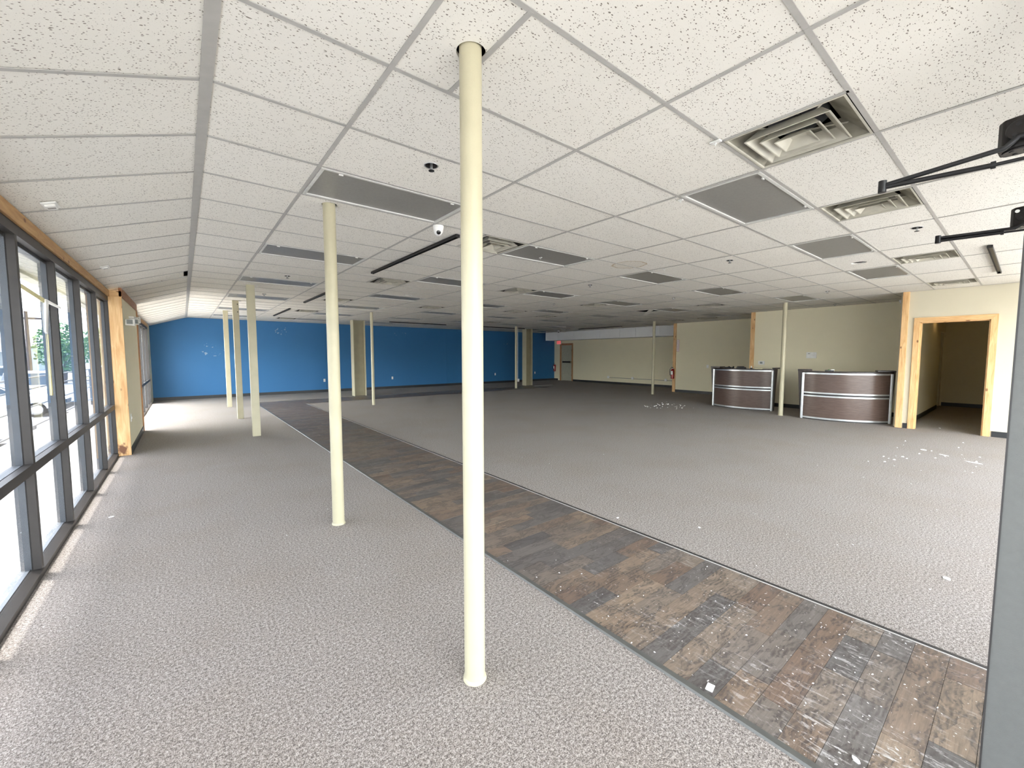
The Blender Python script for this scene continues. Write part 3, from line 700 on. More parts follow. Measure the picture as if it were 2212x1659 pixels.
track((2.33, 12.6), (2.33, 15.08), 'black ceiling track in line before the blue wall')
track((7.41, .355), (9.83, .355), 'black ceiling track beyond the door closers, running towards the cream wall')
track((6.22, 15.25), (8.63, 15.25), 'dark ceiling track parallel to the blue wall, past the slim column')
track((10.42, 15.22), (12.9, 15.22), 'dark ceiling track parallel to the blue wall, near the column with conduit')
track((15.2, 11.3), (15.2, 13.8), 'dark ceiling track alongside the white bulkhead')

hk = [(2.55, 1.24, 'white taped hook on the grid crossing above the first walkway light'), (3.26, 1.86, 'tiny white hook on the corner of the first walkway light'), (3.72, 4.06, 'tiny white hook under the light joined to a vent'), (5.65, 3.45, 'tiny white hook near the water stained tile'), (8.9, 8.7, 'tiny white hook below a light of the middle row')]
for i, (x, y, lb) in enumerate(hk):
    e = empty('ceiling_hook', (x, y, ZC)); tag(e, lb, 'hook', 'white ceiling hooks'); sc_ = 1.5 if i == 0 else 1
    obj('clip', MB().box(-.012*sc_, .012*sc_, -.02*sc_, .02*sc_, -.008, -.001), 'white_plastic', e, bevel=.002)
    obj('loop', MB().tube([(0, 0, -.006), (.006, 0, -.016), (0, 0, -.026), (-.008, 0, -.018)], .0025, 6), 'white_plastic', e)

def slope_box(name, x, y, w_, d_, label):
    e = empty(name, (x, y, zsl(x))); e.rotation_euler = (0, -math.atan(SLOPE), 0); tag(e, label, 'sensor', 'small white ceiling sensors')
    obj('base', MB().box(-w_/2, w_/2, -d_/2, d_/2, -.010, 0), 'white_plastic', e, bevel=.003); obj('cover', MB().box(-w_/2+.012, w_/2-.012, -d_/2+.02, d_/2-.02, -.026, -.010), 'white_plastic', e, bevel=.006)
    obj('grille', MB().box(-w_/4, w_/4, -.012, -.004, -.028, -.026).box(-w_/4, w_/4, .004, .012, -.028, -.026), 'diffuser_grey', e); return e
slope_box('ceiling_sensor', -.65, 4.14, .08, .13, 'square white sensor on the sloped ceiling above the nearer windows')
slope_box('ceiling_sensor', -.65, 6.62, .08, .12, 'small white sensor on the sloped ceiling short of the pine pier')

# ------------------------------------------------------------------ door closers
def closer(x, s, pts, fore, dy, label, group):
    k_ = (x-.045)/pts[0][0]; pts = [(a*k_, b*k_, 1.51+(c-1.51)*k_) for a, b, c in pts]; fore = [(a*k_, b*k_, 1.51+(c-1.51)*k_) for a, b, c in fore]
    e = empty('door_closer', (x, 0, 2.25)); tag(e, label, 'door closer', group)
    body = MB(); prof = []
    for i in range(9): a = PI/2*i/8; prof.append((.012 + .012*math.cos(PI-a)*-1, 0))
    y1 = dy; yr = -.20
    pts2 = [(.10, yr), (.10, y1-.015), (.085, y1-.003), (.035, y1), (.01, y1-.012), (0, y1-.04), (0, yr)]
    body.prism([(p[0]-.03, p[1]) for p in pts2], -.045, .055)
    obj('body', body, 'closer_black', e, bevel=.006)
    # cover end: round boss with three screws under the body
    c_ = obj('end_boss', MB().lathe([(.034, -.004), (.036, 0)], 28), 'closer_black', e, (.018, y1-.045, -.0455))
    for a in (.3, 2.4, 4.5): obj('screw', MB().lathe([(.006, -.004), (.006, .002)], 12), 'black_metal', c_, (.019*math.cos(a), .019*math.sin(a), -.002))
    f_ = obj('face_boss', MB().lathe([(.034, 0), (.032, .005)], 28), 'closer_black', e, (-.0305, y1-.05, .008)); f_.rotation_euler = (0, -PI/2, 0)
    for a in (.3, 2.4, 4.5): obj('screw', MB().lathe([(.006, 0), (.006, .004)], 12), 'black_metal', f_, (.019*math.cos(a), .019*math.sin(a), .004))
    obj('spindle', MB().lathe([(.014, -.075), (.018, -.04)], 16), 'galvanised', e, (.01, -.03, 0))
    obj('main_arm', MB().tube([(px-x, py, pz-2.25) for px, py, pz in pts], .0085*s, 10), 'black_metal', e)
    obj('forearm', MB().tube([(px-x, py, pz-2.25) for px, py, pz in fore[:2]], .006*s, 10), 'black_metal', e)
    obj('forearm_sleeve', MB().tube([(px-x, py, pz-2.25) for px, py, pz in fore[1:]], .0085*s, 10), 'black_metal', e)
    obj('collar', MB().tube([(fore[1][0]-x, fore[1][1]-.006, fore[1][2]-2.25), (fore[1][0]-x, fore[1][1]+.006, fore[1][2]-2.25)], .0125*s, 12), 'black_metal', e)
    q = pts[-1]; obj('elbow', MB().lathe([(.013*s, -.022), (.013*s, .022)], 14), 'black_metal', e, (q[0]-x, q[1]+.004, (pts[-1][2]+fore[-1][2])/2-2.25))
    return e
closer(2.24, 1.0, [(2.25,-.03,2.24),(2.25,.052,2.248),(2.25,.063,2.249),(2.25,.078,2.234),(2.25,.092,2.221),(2.25,.26,2.206),(2.25,.405,2.194)],
       [(2.25,-.03,2.172),(2.25,.115,2.173),(2.25,.258,2.180),(2.25,.40,2.186)], .108, 'large black door closer with an elbowed arm, the bigger and nearer of two', 'door closers overhead')
closer(3.58, 1.0, [(3.6,-.03,2.205),(3.6,.045,2.222),(3.6,.058,2.222),(3.6,.085,2.203),(3.6,.378,2.213)],
       [(3.6,-.03,2.184),(3.6,.131,2.189),(3.6,.25,2.192),(3.6,.372,2.196)], .105, 'smaller black door closer with a white dot on its cover, below the big one', 'door closers overhead')
dc2 = [o for o in bpy.data.objects if o.name.startswith('door_closer')][-1]
wd_ = obj('screw_cap', MB().lathe([(.009, 0), (.008, .003)], 16), 'white_plastic', dc2, (-.0375, .082, .030)); wd_.rotation_euler = (0, -PI/2, 0)

# ------------------------------------------------------------------ reception desks
def desk(loc, rz, label, s, rcap):
    e = empty('reception_desk', loc, rz); tag(e, label, 'desk', 'curved reception desks')
    R_ = (.79**2+s**2)/(2*s); A = math.asin(.79/R_)
    def arc(off, t0=-1, t1=1, n=28): return [((R_+off)*math.sin(A*(t0+(t1-t0)*i/n)), -((R_+off)*math.cos(A*(t0+(t1-t0)*i/n))-(R_-s))) for i in range(n+1)]
    def curved(name, o0, o1, z0, z1, mat, t0=-1, t1=1, bev=.002):
        a, b = arc(o0, t0, t1), arc(o1, t0, t1); n = len(a)
        vs = [(x, y, z) for z in (z0, z1) for pts in (a, b) for x, y in pts]; fs = []
        for i in range(n-1):
            fs += [(i, i+1, n+i+1, n+i), (2*n+i, 3*n+i, 3*n+i+1, 2*n+i+1), (n+i, n+i+1, 3*n+i+1, 3*n+i), (i+1, i, 2*n+i, 2*n+i+1)]
        fs += [(0, n, 3*n, 2*n), (n-1, 3*n-1, 4*n-1, 2*n-1)]
        mb = MB().add(vs, fs); mb.sm = True; return obj(name, mb, mat, e)
    curved('front_panel', -.02, 0, .645, 1.065, 'desk_laminate', -.96, .96); curved('front_panel', -.02, 0, .06, .54, 'desk_laminate', -.96, .96)
    curved('rail', -.03, .012, 1.062, 1.095, 'brushed_silver'); curved('rail', -.03, .014, .612, .645, 'brushed_silver'); curved('rail', -.03, .014, .54, .572, 'brushed_silver')
    curved('rail', -.03, .012, .025, .062, 'brushed_silver'); curved('reveal', -.03, -.004, .572, .612, 'strip_dark'); curved('plinth', -.05, -.02, 0, .03, 'strip_dark')
    curved('counter_top', -.33, .03, 1.097, 1.128, 'espresso', -1.0, 1.0)
    for sgn in (-1, 1):
        x0 = .765*sgn; x1 = .815*sgn
        obj('corner_post', MB().box(x0, x1, -.035, .045, 0, 1.10), 'brushed_silver', e, bevel=.012)
        o_ = .10 if sgn < 0 else .055
        lo = [(.79*sgn, .03, 0), (.815*sgn, .03, 0), (.815*sgn, .10, 0), (.79*sgn, .10, 0)]; hi = [(.78*sgn, .00, 1.13), ((.79+o_)*sgn, .00, 1.13), ((.79+o_)*sgn, .16, 1.13), (.78*sgn, .16, 1.13)]
        if sgn < 0: lo = [lo[1], lo[0], lo[3], lo[2]]; hi = [hi[1], hi[0], hi[3], hi[2]]
        obj('side_panel', MB().hexa(lo, hi), 'espresso', e, bevel=.004)
        obj('end_cap', MB().box(.62*sgn if sgn < 0 else .905-rcap, (.895 if sgn < 0 else .85)*sgn, -.02, .30, 1.132, 1.165), 'espresso', e, bevel=.004)
    obj('work_surface', MB().box(-.70, .70, .02, .42, .72, .75), 'espresso', e); obj('pedestal', MB().box(-.6, -.2, .02, .38, 0, .72), 'espresso', e); obj('pedestal', MB().box(.15, .55, .02, .38, 0, .72), 'espresso', e)
    return e
desk((12.345, 5.04, 0), math.radians(-91.8), 'curved dark wood and silver reception desk further from the doorway, black items on its top', .24, .13)
desk((11.79, 2.585, 0), math.radians(-72.4), 'curved dark wood and silver reception desk beside the doorway pine post', .27, .36)
def thing_box(name, loc, dims, mat, label, cat, rz=0, extra=None):
    e = empty(name, loc, rz); tag(e, label, cat); x, y, z = dims
    obj('body', MB().box(-x/2, x/2, -y/2, y/2, 0, z), mat, e, bevel=min(dims)*.2)
    if extra: extra(e)
    return e
DT = 1.129
def tray(e): obj('divider', MB().box(-.11, .11, -.004, .004, .02, .05), 'black_metal', e)
thing_box('document_tray', (12.42, 5.45, DT), (.25, .18, .03), 'black_metal', 'low black document tray at the window end of the farther desk', 'tray', .3, tray)
for i, yy in enumerate((5.30, 5.22)):
    e = empty('book_end', (12.18, yy, DT), .4); tag(e, ['black curved bookend on the farther desk, beside its twin', 'second black curved bookend on the farther desk, towards the column'][i], 'bookend', 'pair of bookends')
    obj('base', MB().box(-.04, .04, -.03, .03, 0, .004), 'black_metal', e); obj('upright', MB().hexa([(-.005,-.03,.004),(.002,-.03,.004),(.002,.03,.004),(-.005,.03,.004)], [(-.015,-.012+.02*(1-2*i),.06),(-.008,-.012+.02*(1-2*i),.06),(-.008,.022+.02*(1-2*i),.06),(-.015,.022+.02*(1-2*i),.06)]), 'black_metal', e)
def tel(e): obj('handset', MB().box(-.10, -.05, -.09, .09, .04, .065), 'black_metal', e, bevel=.01); obj('keypad', MB().box(-.03, .09, -.07, .07, .035, .042), 'strip_dark', e)
thing_box('desk_telephone', (12.13, 4.98, DT), (.20, .21, .036), 'black_metal', 'low black telephone shape lying in the middle of the farther desk', 'telephone', .2, tel)
e = empty('tape_dispenser', (12.16, 4.73, DT), .3); tag(e, 'small white and black tape dispenser on the farther desk next to tan papers', 'tape dispenser')
obj('base', MB().box(-.05, .05, -.03, .03, 0, .03), 'black_metal', e, bevel=.008); o = obj('roll', MB().lathe([(.032, -.01), (.032, .01)], 20), 'white_plastic', e, (0, 0, .048)); o.rotation_euler = (PI/2, 0, .0)
def sheet(e): obj('sheet', MB().box(-.13, .10, -.09, .09, .0125, .015), 'paper_white', e)
thing_box('paper_stack', (12.2, 4.56, DT), (.24, .18, .012), 'tape_yellow', 'thin stack of tan papers at the column end of the farther desk', 'papers', .25, sheet)
def lid(e): obj('divider', MB().box(-.02, 0, -.04, .04, .035, .05), 'leaf_green', e); obj('card', MB().box(.02, .09, -.045, .045, .036, .05), 'paper_white', e, bevel=.004)
thing_box('card_holder', (11.49, 2.82, DT), (.16, .09, .036), 'black_metal', 'small dark holder with white cards on the desk beside the doorway', 'card holder', -1.2, lid)

# ------------------------------------------------------------------ things on the walls
def outlet_blue(x, label):
    e = empty('wall_outlet', (x, YF, .48)); tag(e, label, 'outlet', 'white outlets on the blue wall')
    obj('plate', MB().box(-.037, .037, -.007, 0, -.06, .06), 'white_plastic', e, bevel=.002)
    for z in (-.022, .022): obj('socket', MB().box(-.016, .016, -.009, -.007, z-.014, z+.014), 'label_white', e)
for x, lb in ((4.49, 'white outlet on the blue wall beside the second ivory column'), (7.38, 'white outlet on the blue wall past the slim column'), (13.15, 'white outlet on the dark blue wall before the column with conduit'), (16.02, 'white outlet on the darkest blue wall near the exit door corner')): outlet_blue(x, lb)
def wall_plate(name, x, y, z, wy, hz, label, cat, parts):
    e = empty(name, (x, y, z)); tag(e, label, cat)
    obj('plate', MB().box(-.02 if wy > .1 else -.008, 0, -wy/2, wy/2, -hz/2, hz/2), 'white_plastic', e, bevel=.003)
    for (nm, a, b, c, d, mt) in parts: obj(nm, MB().box(-.024 if wy > .1 else -.014, -.018 if wy > .1 else -.007, a, b, c, d), mt, e)
    return e
wall_plate('thermostat', X1, 4.975, 1.275, .17, .11, 'white thermostat with a grey screen on the beige desk wall', 'thermostat', [('screen', -.035, .035, -.025, .03, 'screen_grey')])
ap = wall_plate('alarm_panel', X1, 3.73, 1.50, .235, .165, 'blank white rectangular panel on the beige wall above the desks', 'alarm panel', [('logo', .03, .08, .035, .05, 'diffuser_grey')])
wall_plate('light_switch', X2, 7.67, 1.07, .09, .125, 'white light switch on the beige wall just beyond the farther desk', 'switch', [('toggle', -.012, .012, -.02, .02, 'label_white')])
e = empty('wall_switch', (-.679, 8.75, .53)); tag(e, 'white switch plate low on the beige pier beside the windows', 'switch')
obj('plate', MB().box(0, .006, -.045, .045, -.06, .06), 'white_plastic', e, bevel=.002); obj('toggle', MB().box(.006, .014, -.01, .01, -.018, .018), 'label_white', e)
# vertical red lettered sign
e = empty('wall_sign', (X2, 8.905, 1.885)); tag(e, 'narrow vertical white sign with red border and red lettering, above the extinguisher', 'sign')
obj('panel', MB().box(-.004, 0, -.055, .055, -.24, .24), 'label_white', e); 
plain('sign_red', (.45, .03, .03), .5)
obj('border', MB().box(-.006, -.004, -.055, -.047, -.24, .24).box(-.006, -.004, .047, .055, -.24, .24).box(-.006, -.004, -.047, .047, -.24, -.232).box(-.006, -.004, -.047, .047, .232, .24), 'sign_red', e)
text('lettering', 'FIRE EXTINGUISHER', .047, 'sign_red', e, (-.006, 0, 0), (PI/2, PI/2, -PI/2))

def extinguisher(x, y, z, label, s=1.0):
    e = empty('fire_extinguisher', (x, y, z)); e.scale = (s, s, s); tag(e, label, 'fire extinguisher', 'wall-hung fire extinguishers')
    obj('cylinder', MB().lathe([(.055, 0), (.068, .012), (.068, .33), (.055, .365), (.028, .39), (.022, .41)], 28), 'extinguisher_red', e)
    lb = MB(); n = 12
    for a0 in range(n):
        t0, t1 = PI+(-.9+1.5*a0/n), PI+(-.9+1.5*(a0+1)/n); r = .0695
        lb.add([(r*math.cos(t0), r*math.sin(t0), .17), (r*math.cos(t1), r*math.sin(t1), .17), (r*math.cos(t1), r*math.sin(t1), .32), (r*math.cos(t0), r*math.sin(t0), .32)], [(0,1,2,3)])
    obj('instruction_label', lb, 'label_white', e)
    obj('valve', MB().box(-.018, .018, -.018, .018, .41, .445), 'galvanised', e, bevel=.003)
    obj('handle', MB().bar((.02, 0, .455), (-.09, .0, .485), .02, .012).bar((.02, 0, .43), (-.085, 0, .425), .018, .008), 'black_metal', e)
    obj('hose', MB().tube([(-.01, .02, .43), (-.03, .06, .44), (-.04, .09, .39), (-.045, .10, .28), (-.04, .09, .17), (-.035, .075, .13)], .011, 10), 'black_metal', e)
    obj('gauge', MB().lathe([(.016, 0), (.016, .01)], 16), 'label_white', e, (-.02, -.02, .425)).rotation_euler = (0, -PI/2, 0)
    obj('wall_bracket', MB().box(.05, .085, -.02, .02, .25, .40), 'black_metal', e); return e
extinguisher(X2-.125, 9.04, .54, 'red fire extinguisher with a white label hung on the pine corner post')
extinguisher(X3-.09, 17.83, .53, 'small dark fire extinguisher on the wall between the blue corner and exit door')

# exit sign
e = empty('exit_sign', (X3-.09, 17.46, 2.25)); tag(e, 'glowing red exit sign above the exit door corner', 'exit sign')
obj('housing', MB().box(-.025, .03, -.17, .17, -.10, .10), 'white_plastic', e, bevel=.004); obj('face', MB().box(-.028, -.025, -.165, .165, -.095, .095), 'exit_face', e)
obj('mount', MB().box(.03, .09, -.05, .05, -.02, .12), 'white_plastic', e)
text('lettering', 'EXIT', .15, 'exit_letters', e, (-.030, 0, 0), (PI/2, 0, -PI/2))
# exit door
casing('door_3', X3, 16.50, 17.36, 2.10, .09, .028, 'pine_redz', 'pine_red')
e = struct(empty('door_4', (X3, 0, 0)), 'olive metal exit door with a black push bar')
obj('slab', MB().box(.03, .075, 16.53, 17.30, .01, 2.08), 'tin_green', e, bevel=.003); obj('frame_stop', MB().box(.0, .05, 17.27, 17.345, 0, 2.1), 'tin_green', e); obj('frame_stop', MB().box(.0, .05, 16.515, 16.54, 0, 2.1), 'tin_green', e)
obj('push_bar', MB().box(-.03, .0, 16.62, 17.24, 1.06, 1.135), 'black_metal', e, bevel=.006); obj('push_bar_rail', MB().box(-.0, .03, 16.55, 17.27, 1.05, 1.15), 'black_metal', e)
obj('deadbolt', MB().lathe([(.028, 0), (.026, .02)], 18), 'brass', e, (-.002, 16.585, 1.10)).rotation_euler = (0, -PI/2, 0)
for z in (.28, 1.72): obj('hinge', MB().box(-.01, .03, 16.50, 16.53, z, z+.1), 'black_metal', e)
# surface conduit with boxes
e = empty('surface_conduit', (X3, 0, .32)); tag(e, 'thin grey conduit with three white outlet boxes low on the long beige wall', 'conduit')
obj('pipe', MB().tube([(-.015, 9.3, 0), (-.015, 13.85, 0)], .012, 10), 'diffuser_grey', e)
for y in (13.85, 12.34, 10.52):
    b_ = obj('outlet_box', MB().box(-.05, 0, y-.06, y+.06, -.04, .085), 'white_plastic', e, bevel=.005); obj('socket', MB().box(-.053, -.05, y-.02, y+.02, -.02, .06), 'label_white', b_)
# emergency light on the pier
e = empty('emergency_light', (-.679, 9.55, 2.10)); tag(e, 'white twin head emergency light high on the beige pier', 'emergency light')
obj('housing', MB().box(0, .07, -.16, .16, -.06, .06), 'white_plastic', e, bevel=.008)
for yy, zz in ((-.18, -.03), (.17, .02)):
    h_ = obj('lamp_head', MB().hexa([(.02,-.05,-.045),(.10,-.07,-.055),(.10,.03,-.055),(.02,.05,-.045)], [(.02,-.05,.045),(.10,-.07,.055),(.10,.03,.055),(.02,.05,.045)]), 'white_plastic', e, (.03, yy, zz), bevel=.006)
    obj('lens', MB().box(.04, .09, -.068, -.060, -.035, .035), 'screen_grey', h_)
e2 = empty('lamp_head_light', (-.62, 8.72, 2.02)); tag(e2, 'white angled lamp head jutting over the pale pine board at the pier corner', 'emergency light')
obj('housing', MB().hexa([(-.05,-.06,-.05),(.06,-.06,-.055),(.06,.05,-.055),(-.05,.05,-.05)], [(-.05,-.06,.04),(.06,-.06,.055),(.06,.05,.055),(-.05,.05,.04)]), 'white_plastic', e2, bevel=.006)
obj('lens', MB().box(-.03, .04, -.066, -.060, -.03, .035), 'screen_grey', e2); obj('arm', MB().tube([(0, .05, 0), (-.01, .30, .02), (-.04, .55, .05)], .012, 8), 'white_plastic', e2)

# yellow-white tape strip hanging on the glass
e = empty('masking_tape', (XW-.036, 4.95, 1.8)); tag(e, 'twisted yellowish tape stuck across the glass of the nearer window', 'tape')
obj('strip', MB().hexa([(0,-.73,.185),(.003,-.73,.185),(.003,.05,.13),(0,.05,.13)], [(0,-.73,.215),(.003,-.73,.215),(.003,.05,.165),(0,.05,.165)]), 'tape_yellow', e)
obj('tail', MB().hexa([(0,.0,-.10),(.004,.0,-.10),(.004,.06,-.12),(0,.06,-.12)], [(0,.03,.16),(.012,.03,.16),(.02,.07,.15),(0,.07,.15)]), 'paper_white', e)
obj('tail', MB().hexa([(.0,.06,.14),(.01,.06,.14),(.07,.17,.10),(.06,.17,.10)], [(.0,.06,.165),(.01,.06,.165),(.07,.17,.115),(.06,.17,.115)]), 'paper_white', e)
obj('tail', MB().hexa([(0,.03,-.62),(.004,.03,-.62),(.004,.07,-.62),(0,.07,-.62)], [(0,.05,-.12),(.004,.05,-.12),(.004,.065,-.12),(0,.065,-.12)]), 'tape_yellow', e)

# ------------------------------------------------------------------ scraps on the floor
scr = [((1.802,.82),.045,.030,.2,'white rectangular chip lying on the planks near the walkway edge'),((1.892,.32),.034,.02,.9,'white oval chip on the planks at the bottom edge of the view'),((3.97,.266),.06,.04,.5,'pale scrap on the grey carpet near the door leaf'),((3.09,2.30),.03,.02,.1,'small white pebble-like crumb on carpet by the dark strip'),
       ((3.47,1.72),.03,.02,1.1,'white crumb with a dark speck on the open carpet'),((12.14,1.07),.10,.03,.3,'white shred on the floor of the dim doorway'),((9.145,.966),.10,.07,.5,'white scrap on carpet in front of the doorway'),((-.59,5.27),.05,.025,.4,'white paper scrap on carpet beside the windows'),
       ((8.6,.40),.20,.05,1.2,'long torn white shred on carpet near the door leaf edge'),((8.9,.72),.16,.03,1.0,'thin white sliver on carpet beside the torn shred')]
for (x, y), a, b, rz, lb in scr:
    zz = .0048 if (WX0 < x < WX1) else .001
    n = 7; pts = [(a/2*math.cos(2*PI*i/n)*random.uniform(.75, 1.1), b/2*math.sin(2*PI*i/n)*random.uniform(.75, 1.1)) for i in range(n)]
    if 'rectangular' in lb: pts = [(-a/2,-b/2),(a/2,-b/2),(a/2,b/2),(-a/2,b/2)]
    o = obj('paper_scrap', MB().prism(pts, 0, .004), 'paper_white', None, (x, y, zz), rz); tag(o, lb, 'scrap', 'white scraps on the floor')
lt = MB()
def crumb(x, y, s, z=0):
    a = random.uniform(0, PI); c, d = math.cos(a)*s, math.sin(a)*s
    lt.hexa([(x-c,y-d,z),(x+d*.5,y-c*.5,z),(x+c,y+d,z),(x-d*.5,y+c*.5,z)], [(x-c*.5,y-d*.5,z+s*.5),(x+d*.2,y-c*.2,z+s*.5),(x+c*.5,y+d*.5,z+s*.5),(x-d*.2,y+c*.2,z+s*.5)])
for i in range(46): crumb(random.gauss(11.2, .45), 6.65+random.gauss(0, .28), random.uniform(.01, .03))
for i in range(25): crumb(random.uniform(7.5, 11), random.uniform(.2, 1.4), random.uniform(.008, .02))
for i in range(70): crumb(random.uniform(WX0, WX1), abs(random.gauss(0, 1.1))+.1, random.uniform(.002, .007), .005)
for i in range(50): crumb(random.uniform(3.0, 8), random.uniform(.3, 9), random.uniform(.003, .008))
for i in range(30): crumb(random.uniform(-.7, 1.6), random.uniform(.8, 8), random.uniform(.002, .006))
tag(obj('debris', lt, 'paper_white'), 'scattered white crumbs over carpet and planks', 'debris', kind='stuff')

# ------------------------------------------------------------------ outside
GZ = -1.3
struct(box('pavement', -2.5, -.93, YB-9, 42, -.22, -.05, 'concrete'), 'raised concrete walkway outside')
struct(box('pavement', -.93, 22, YB-3.2, YB-.1, -.22, -.05, 'concrete'))
struct(box('ground', -260, 60, -80, 300, GZ-.3, GZ, 'asphalt'), 'sunlit parking lot')
struct(box('ground', -3, 30, -30, YB-3.2, GZ-.1, -.06, 'asphalt'), 'sunlit forecourt')
struct(obj('pavement', MB().box(-60, -8, 64, 66, GZ, GZ+.15), 'concrete')); 
tag(box('grass', -70, -8, 66, 72, GZ, GZ+.12, 'verge_green'), 'strip of yellowish grass beyond the parking lot', 'grass', kind='stuff')
e = empty('guard_rail', (-2.3, 0, -.05)); tag(e, 'metal guard rail along the walkway outside the windows', 'railing')
for z in (.2, .58, .92, 1.13): obj('rail', MB().tube([(0, -4, z), (0, 40, z)], .017, 8), 'rail_paint', e)
y = -3.3
while y < 40: obj('post', MB().box(-.02, .02, y-.02, y+.02, 0, 1.13), 'rail_paint', e); y += 2.4

def wheel(par, x, y, r=.33):
    w_ = obj('wheel', MB().lathe([(r-.05, -.11), (r, -.09), (r, .09), (r-.05, .11)], 24), 'tyre', par, (x, y, r)); w_.rotation_euler = (PI/2, 0, 0)
    for s_ in (-1, 1):
        obj('hub', MB().lathe([(r-.10, s_*.112-.004), (r-.11, s_*.112+.004)], 20), 'alloy', w_)
def car(loc, rz, mat, label, van=False):
    e = empty('parked_car', loc, rz); tag(e, label, 'car', 'vehicles in the parking lot')
    L_ = 4.5
    if van: prof = [(-2.25,.35),(-2.25,.95),(-2.15,1.75),(-1.9,1.88),(.75,1.86),(1.35,1.15),(2.15,1.02),(2.27,.75),(2.27,.35)]
    else: prof = [(-2.22,.35),(-2.25,.85),(-2.1,1.0),(-1.65,1.05),(-1.0,1.42),(.2,1.46),(1.05,1.02),(2.0,.86),(2.25,.68),(2.27,.35)]
    m = MB(); n = len(prof)
    ring = lambda y, k: [(x, y*(1-.14*max(0, (z-1.0))/.5) if z > 1.0 else y, z) for x, z in prof]
    vs = ring(-.88, 0)+ring(.88, 0); fs = [tuple(reversed(range(n))), tuple(range(n, 2*n))]+[(i, (i+1)%n, (i+1)%n+n, i+n) for i in range(n)]
    m.add(vs, [tuple(reversed(f)) for f in fs]); obj('body', m, mat, e, bevel=.05)
    zt = 1.72 if van else 1.40
    for s_ in (-1, 1):
        yy = .885*s_; yt = .885*s_*(1-.14*(zt-1.0)/.5)
        xs_ = [(-1.95, -.75), (-.65, .9)] if van else [(-1.35, -.42), (-.34, .75)]
        for a, b in xs_:
            b2 = b-.45 if b > .5 else b; a2 = a+.3 if a < -1.2 else a
            obj('side_window', MB().hexa([(a, yy-.01, 1.06), (b, yy-.01, 1.06), (b, yy+.01, 1.06), (a, yy+.01, 1.06)], [(a2, yt-.01, zt), (b2, yt-.01, zt), (b2, yt+.01, zt), (a2, yt+.01, zt)]), 'car_glass', e)
    xa, xb, za, zb_ = (1.33, .80, 1.16, 1.80) if van else (1.02, .28, 1.05, 1.43)
    obj('windscreen', MB().hexa([(xa+.03,-.78,za),(xa+.03,.78,za),(xa,.78,za),(xa,-.78,za)], [(xb+.05,-.70,zb_),(xb+.05,.70,zb_),(xb,.70,zb_),(xb,-.70,zb_)]), 'car_glass', e)
    obj('bumper', MB().box(2.2, 2.34, -.86, .86, .28, .55), 'car_trim', e, bevel=.03); obj('grille', MB().box(2.25, 2.30, -.45, .45, .58, .74), 'car_trim', e)
    for s_ in (-1, 1): obj('headlight', MB().box(2.15, 2.285, s_*.82-.12*(s_ > 0), s_*.82+.12*(s_ < 0), .62, .78), 'alloy', e)
    for x_ in (-1.35, 1.38):
        for s_ in (-1, 1): wheel(e, x_, .80*s_)
    return e
car((-6.7, 28.9, GZ), 0, 'car_white', 'white sedan with spoked wheels parked behind the guard rail')
car((-6.2, 19.4, GZ), 0, 'car_white', 'white car at the edge of the nearest pane, nose to the railing')
car((-7.0, 35.4, GZ), -1.3, 'car_white', 'white van beyond the railing, seen through a middle pane', True)
car((-12.6, 55.5, GZ), .1, 'car_silver', 'silver van far across the parking lot under the tree', True)
car((-21, 58, GZ), 0, 'car_white', 'small white car far off by the grass strip')

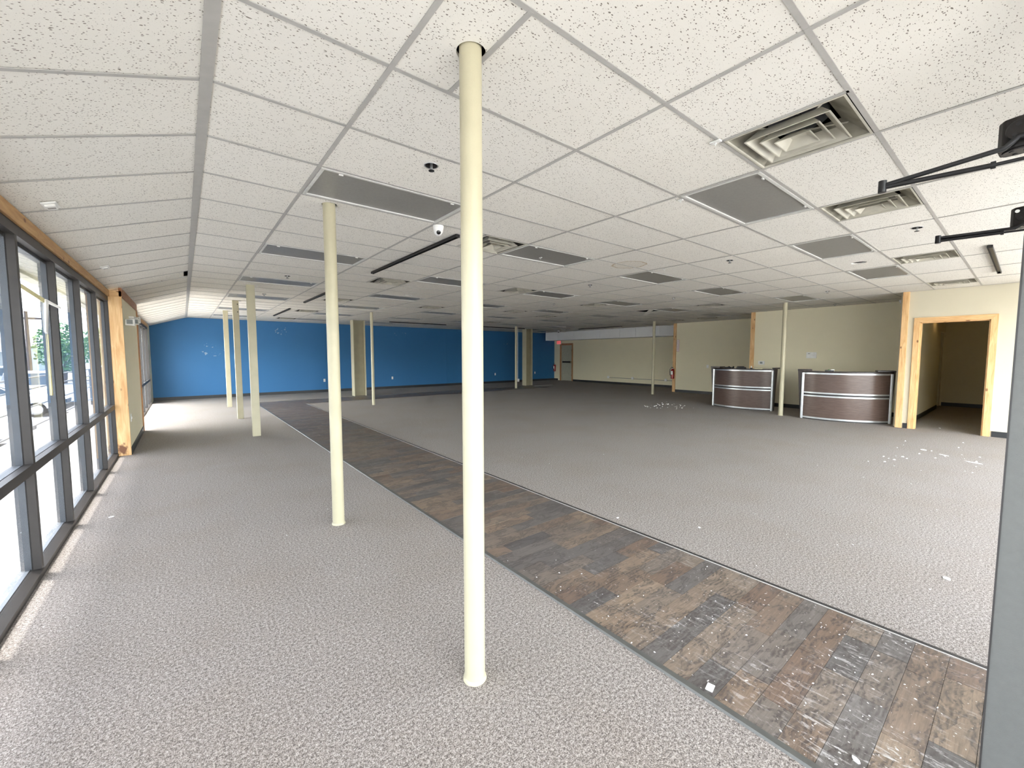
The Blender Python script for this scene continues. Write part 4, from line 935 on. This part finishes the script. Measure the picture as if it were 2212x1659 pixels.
def tree(x, y, h, label):
    e = empty('street_tree', (x, y, GZ)); tag(e, label, 'tree', 'trees beyond the parking lot')
    obj('trunk', MB().tube([(0,0,0),(.1,.05,h*.3),(-.1,.1,h*.6)], .16, 8), 'bark', e)
    lf = MB(); rr = random.Random(int(x*10))
    for i in range(1500):
        a = rr.uniform(0, 2*PI); u = rr.uniform(-1, 1); r = (rr.random()**.45)
        cx, cyy, cz = r*math.cos(a)*math.sqrt(1-u*u)*h*.34, r*math.sin(a)*math.sqrt(1-u*u)*h*.34, h*.58+u*r*h*.42
        s_ = rr.uniform(.10, .24); d1 = Vector((rr.uniform(-1,1), rr.uniform(-1,1), rr.uniform(-1,1))).normalized()*s_; d2 = d1.orthogonal().normalized()*s_*.6; c_ = Vector((cx, cyy, cz))
        lf.add([c_-d1, c_+d2, c_+d1, c_-d2], [(0,1,2,3)])
    tag(obj('foliage', lf, 'leaf_green', e), kind='stuff'); return e
tree(-9.3, 60, 6.1, 'leafy green tree across the parking lot behind the window frames'); tree(-7.6, 72, 6.4, 'green tree just behind the leafy one, towards the pine pier')
def house(x, y, w_, d_, h, mat, label):
    e = empty('house', (x, y, GZ)); tag(e, label, 'house', 'houses far beyond the lot')
    obj('wall', MB().box(-w_/2, w_/2, -d_/2, d_/2, 0, h), mat, e); o_ = .6
    b = [(-w_/2-o_, -d_/2-o_, h), (w_/2+o_, -d_/2-o_, h), (w_/2+o_, d_/2+o_, h), (-w_/2-o_, d_/2+o_, h)]
    obj('roof', MB().add(b+[(-w_/4, 0, h+2.0), (w_/4, 0, h+2.0)], [(3,2,1,0),(0,1,5,4),(1,2,5),(2,3,4,5),(3,0,4)]), 'roof_grey', e)
    n = int(w_//3)
    for i in range(n):
        xx = -w_/2+(i+.5)*w_/n
        for z in ((1.0, 3.6) if h > 4.5 else (1.0,)): obj('window', MB().box(xx-.6, xx+.6, -d_/2-.06, -d_/2+.02, z, z+1.3), 'window_dark', e)
    return e
house(-31, 121, 9, 8, 3.4, 'house_pale', 'pale low house far beyond the parking lot'); house(-20.5, 118, 7, 8, 4.3, 'house_blue', 'blue grey two storey house far beyond the lot')
house(-8, 142, 12, 9, 3.2, 'house_blue', 'small blue house behind the trees'); house(-56, 132, 16, 10, 4, 'house_pale', 'wide pale house at the edge of the view')
house(-1, 120, 12, 9, 5.0, 'house_pale', 'tall pale house behind the far window frames')
e = empty('utility_pole', (-9.05, 47, GZ)); tag(e, 'tall wooden utility pole across the parking lot', 'pole')
obj('shaft', MB().lathe([(.14, 0), (.10, 6.1)], 12), 'bark', e); obj('cross_arm', MB().box(-.9, .9, -.05, .05, 5.5, 5.65), 'bark', e)
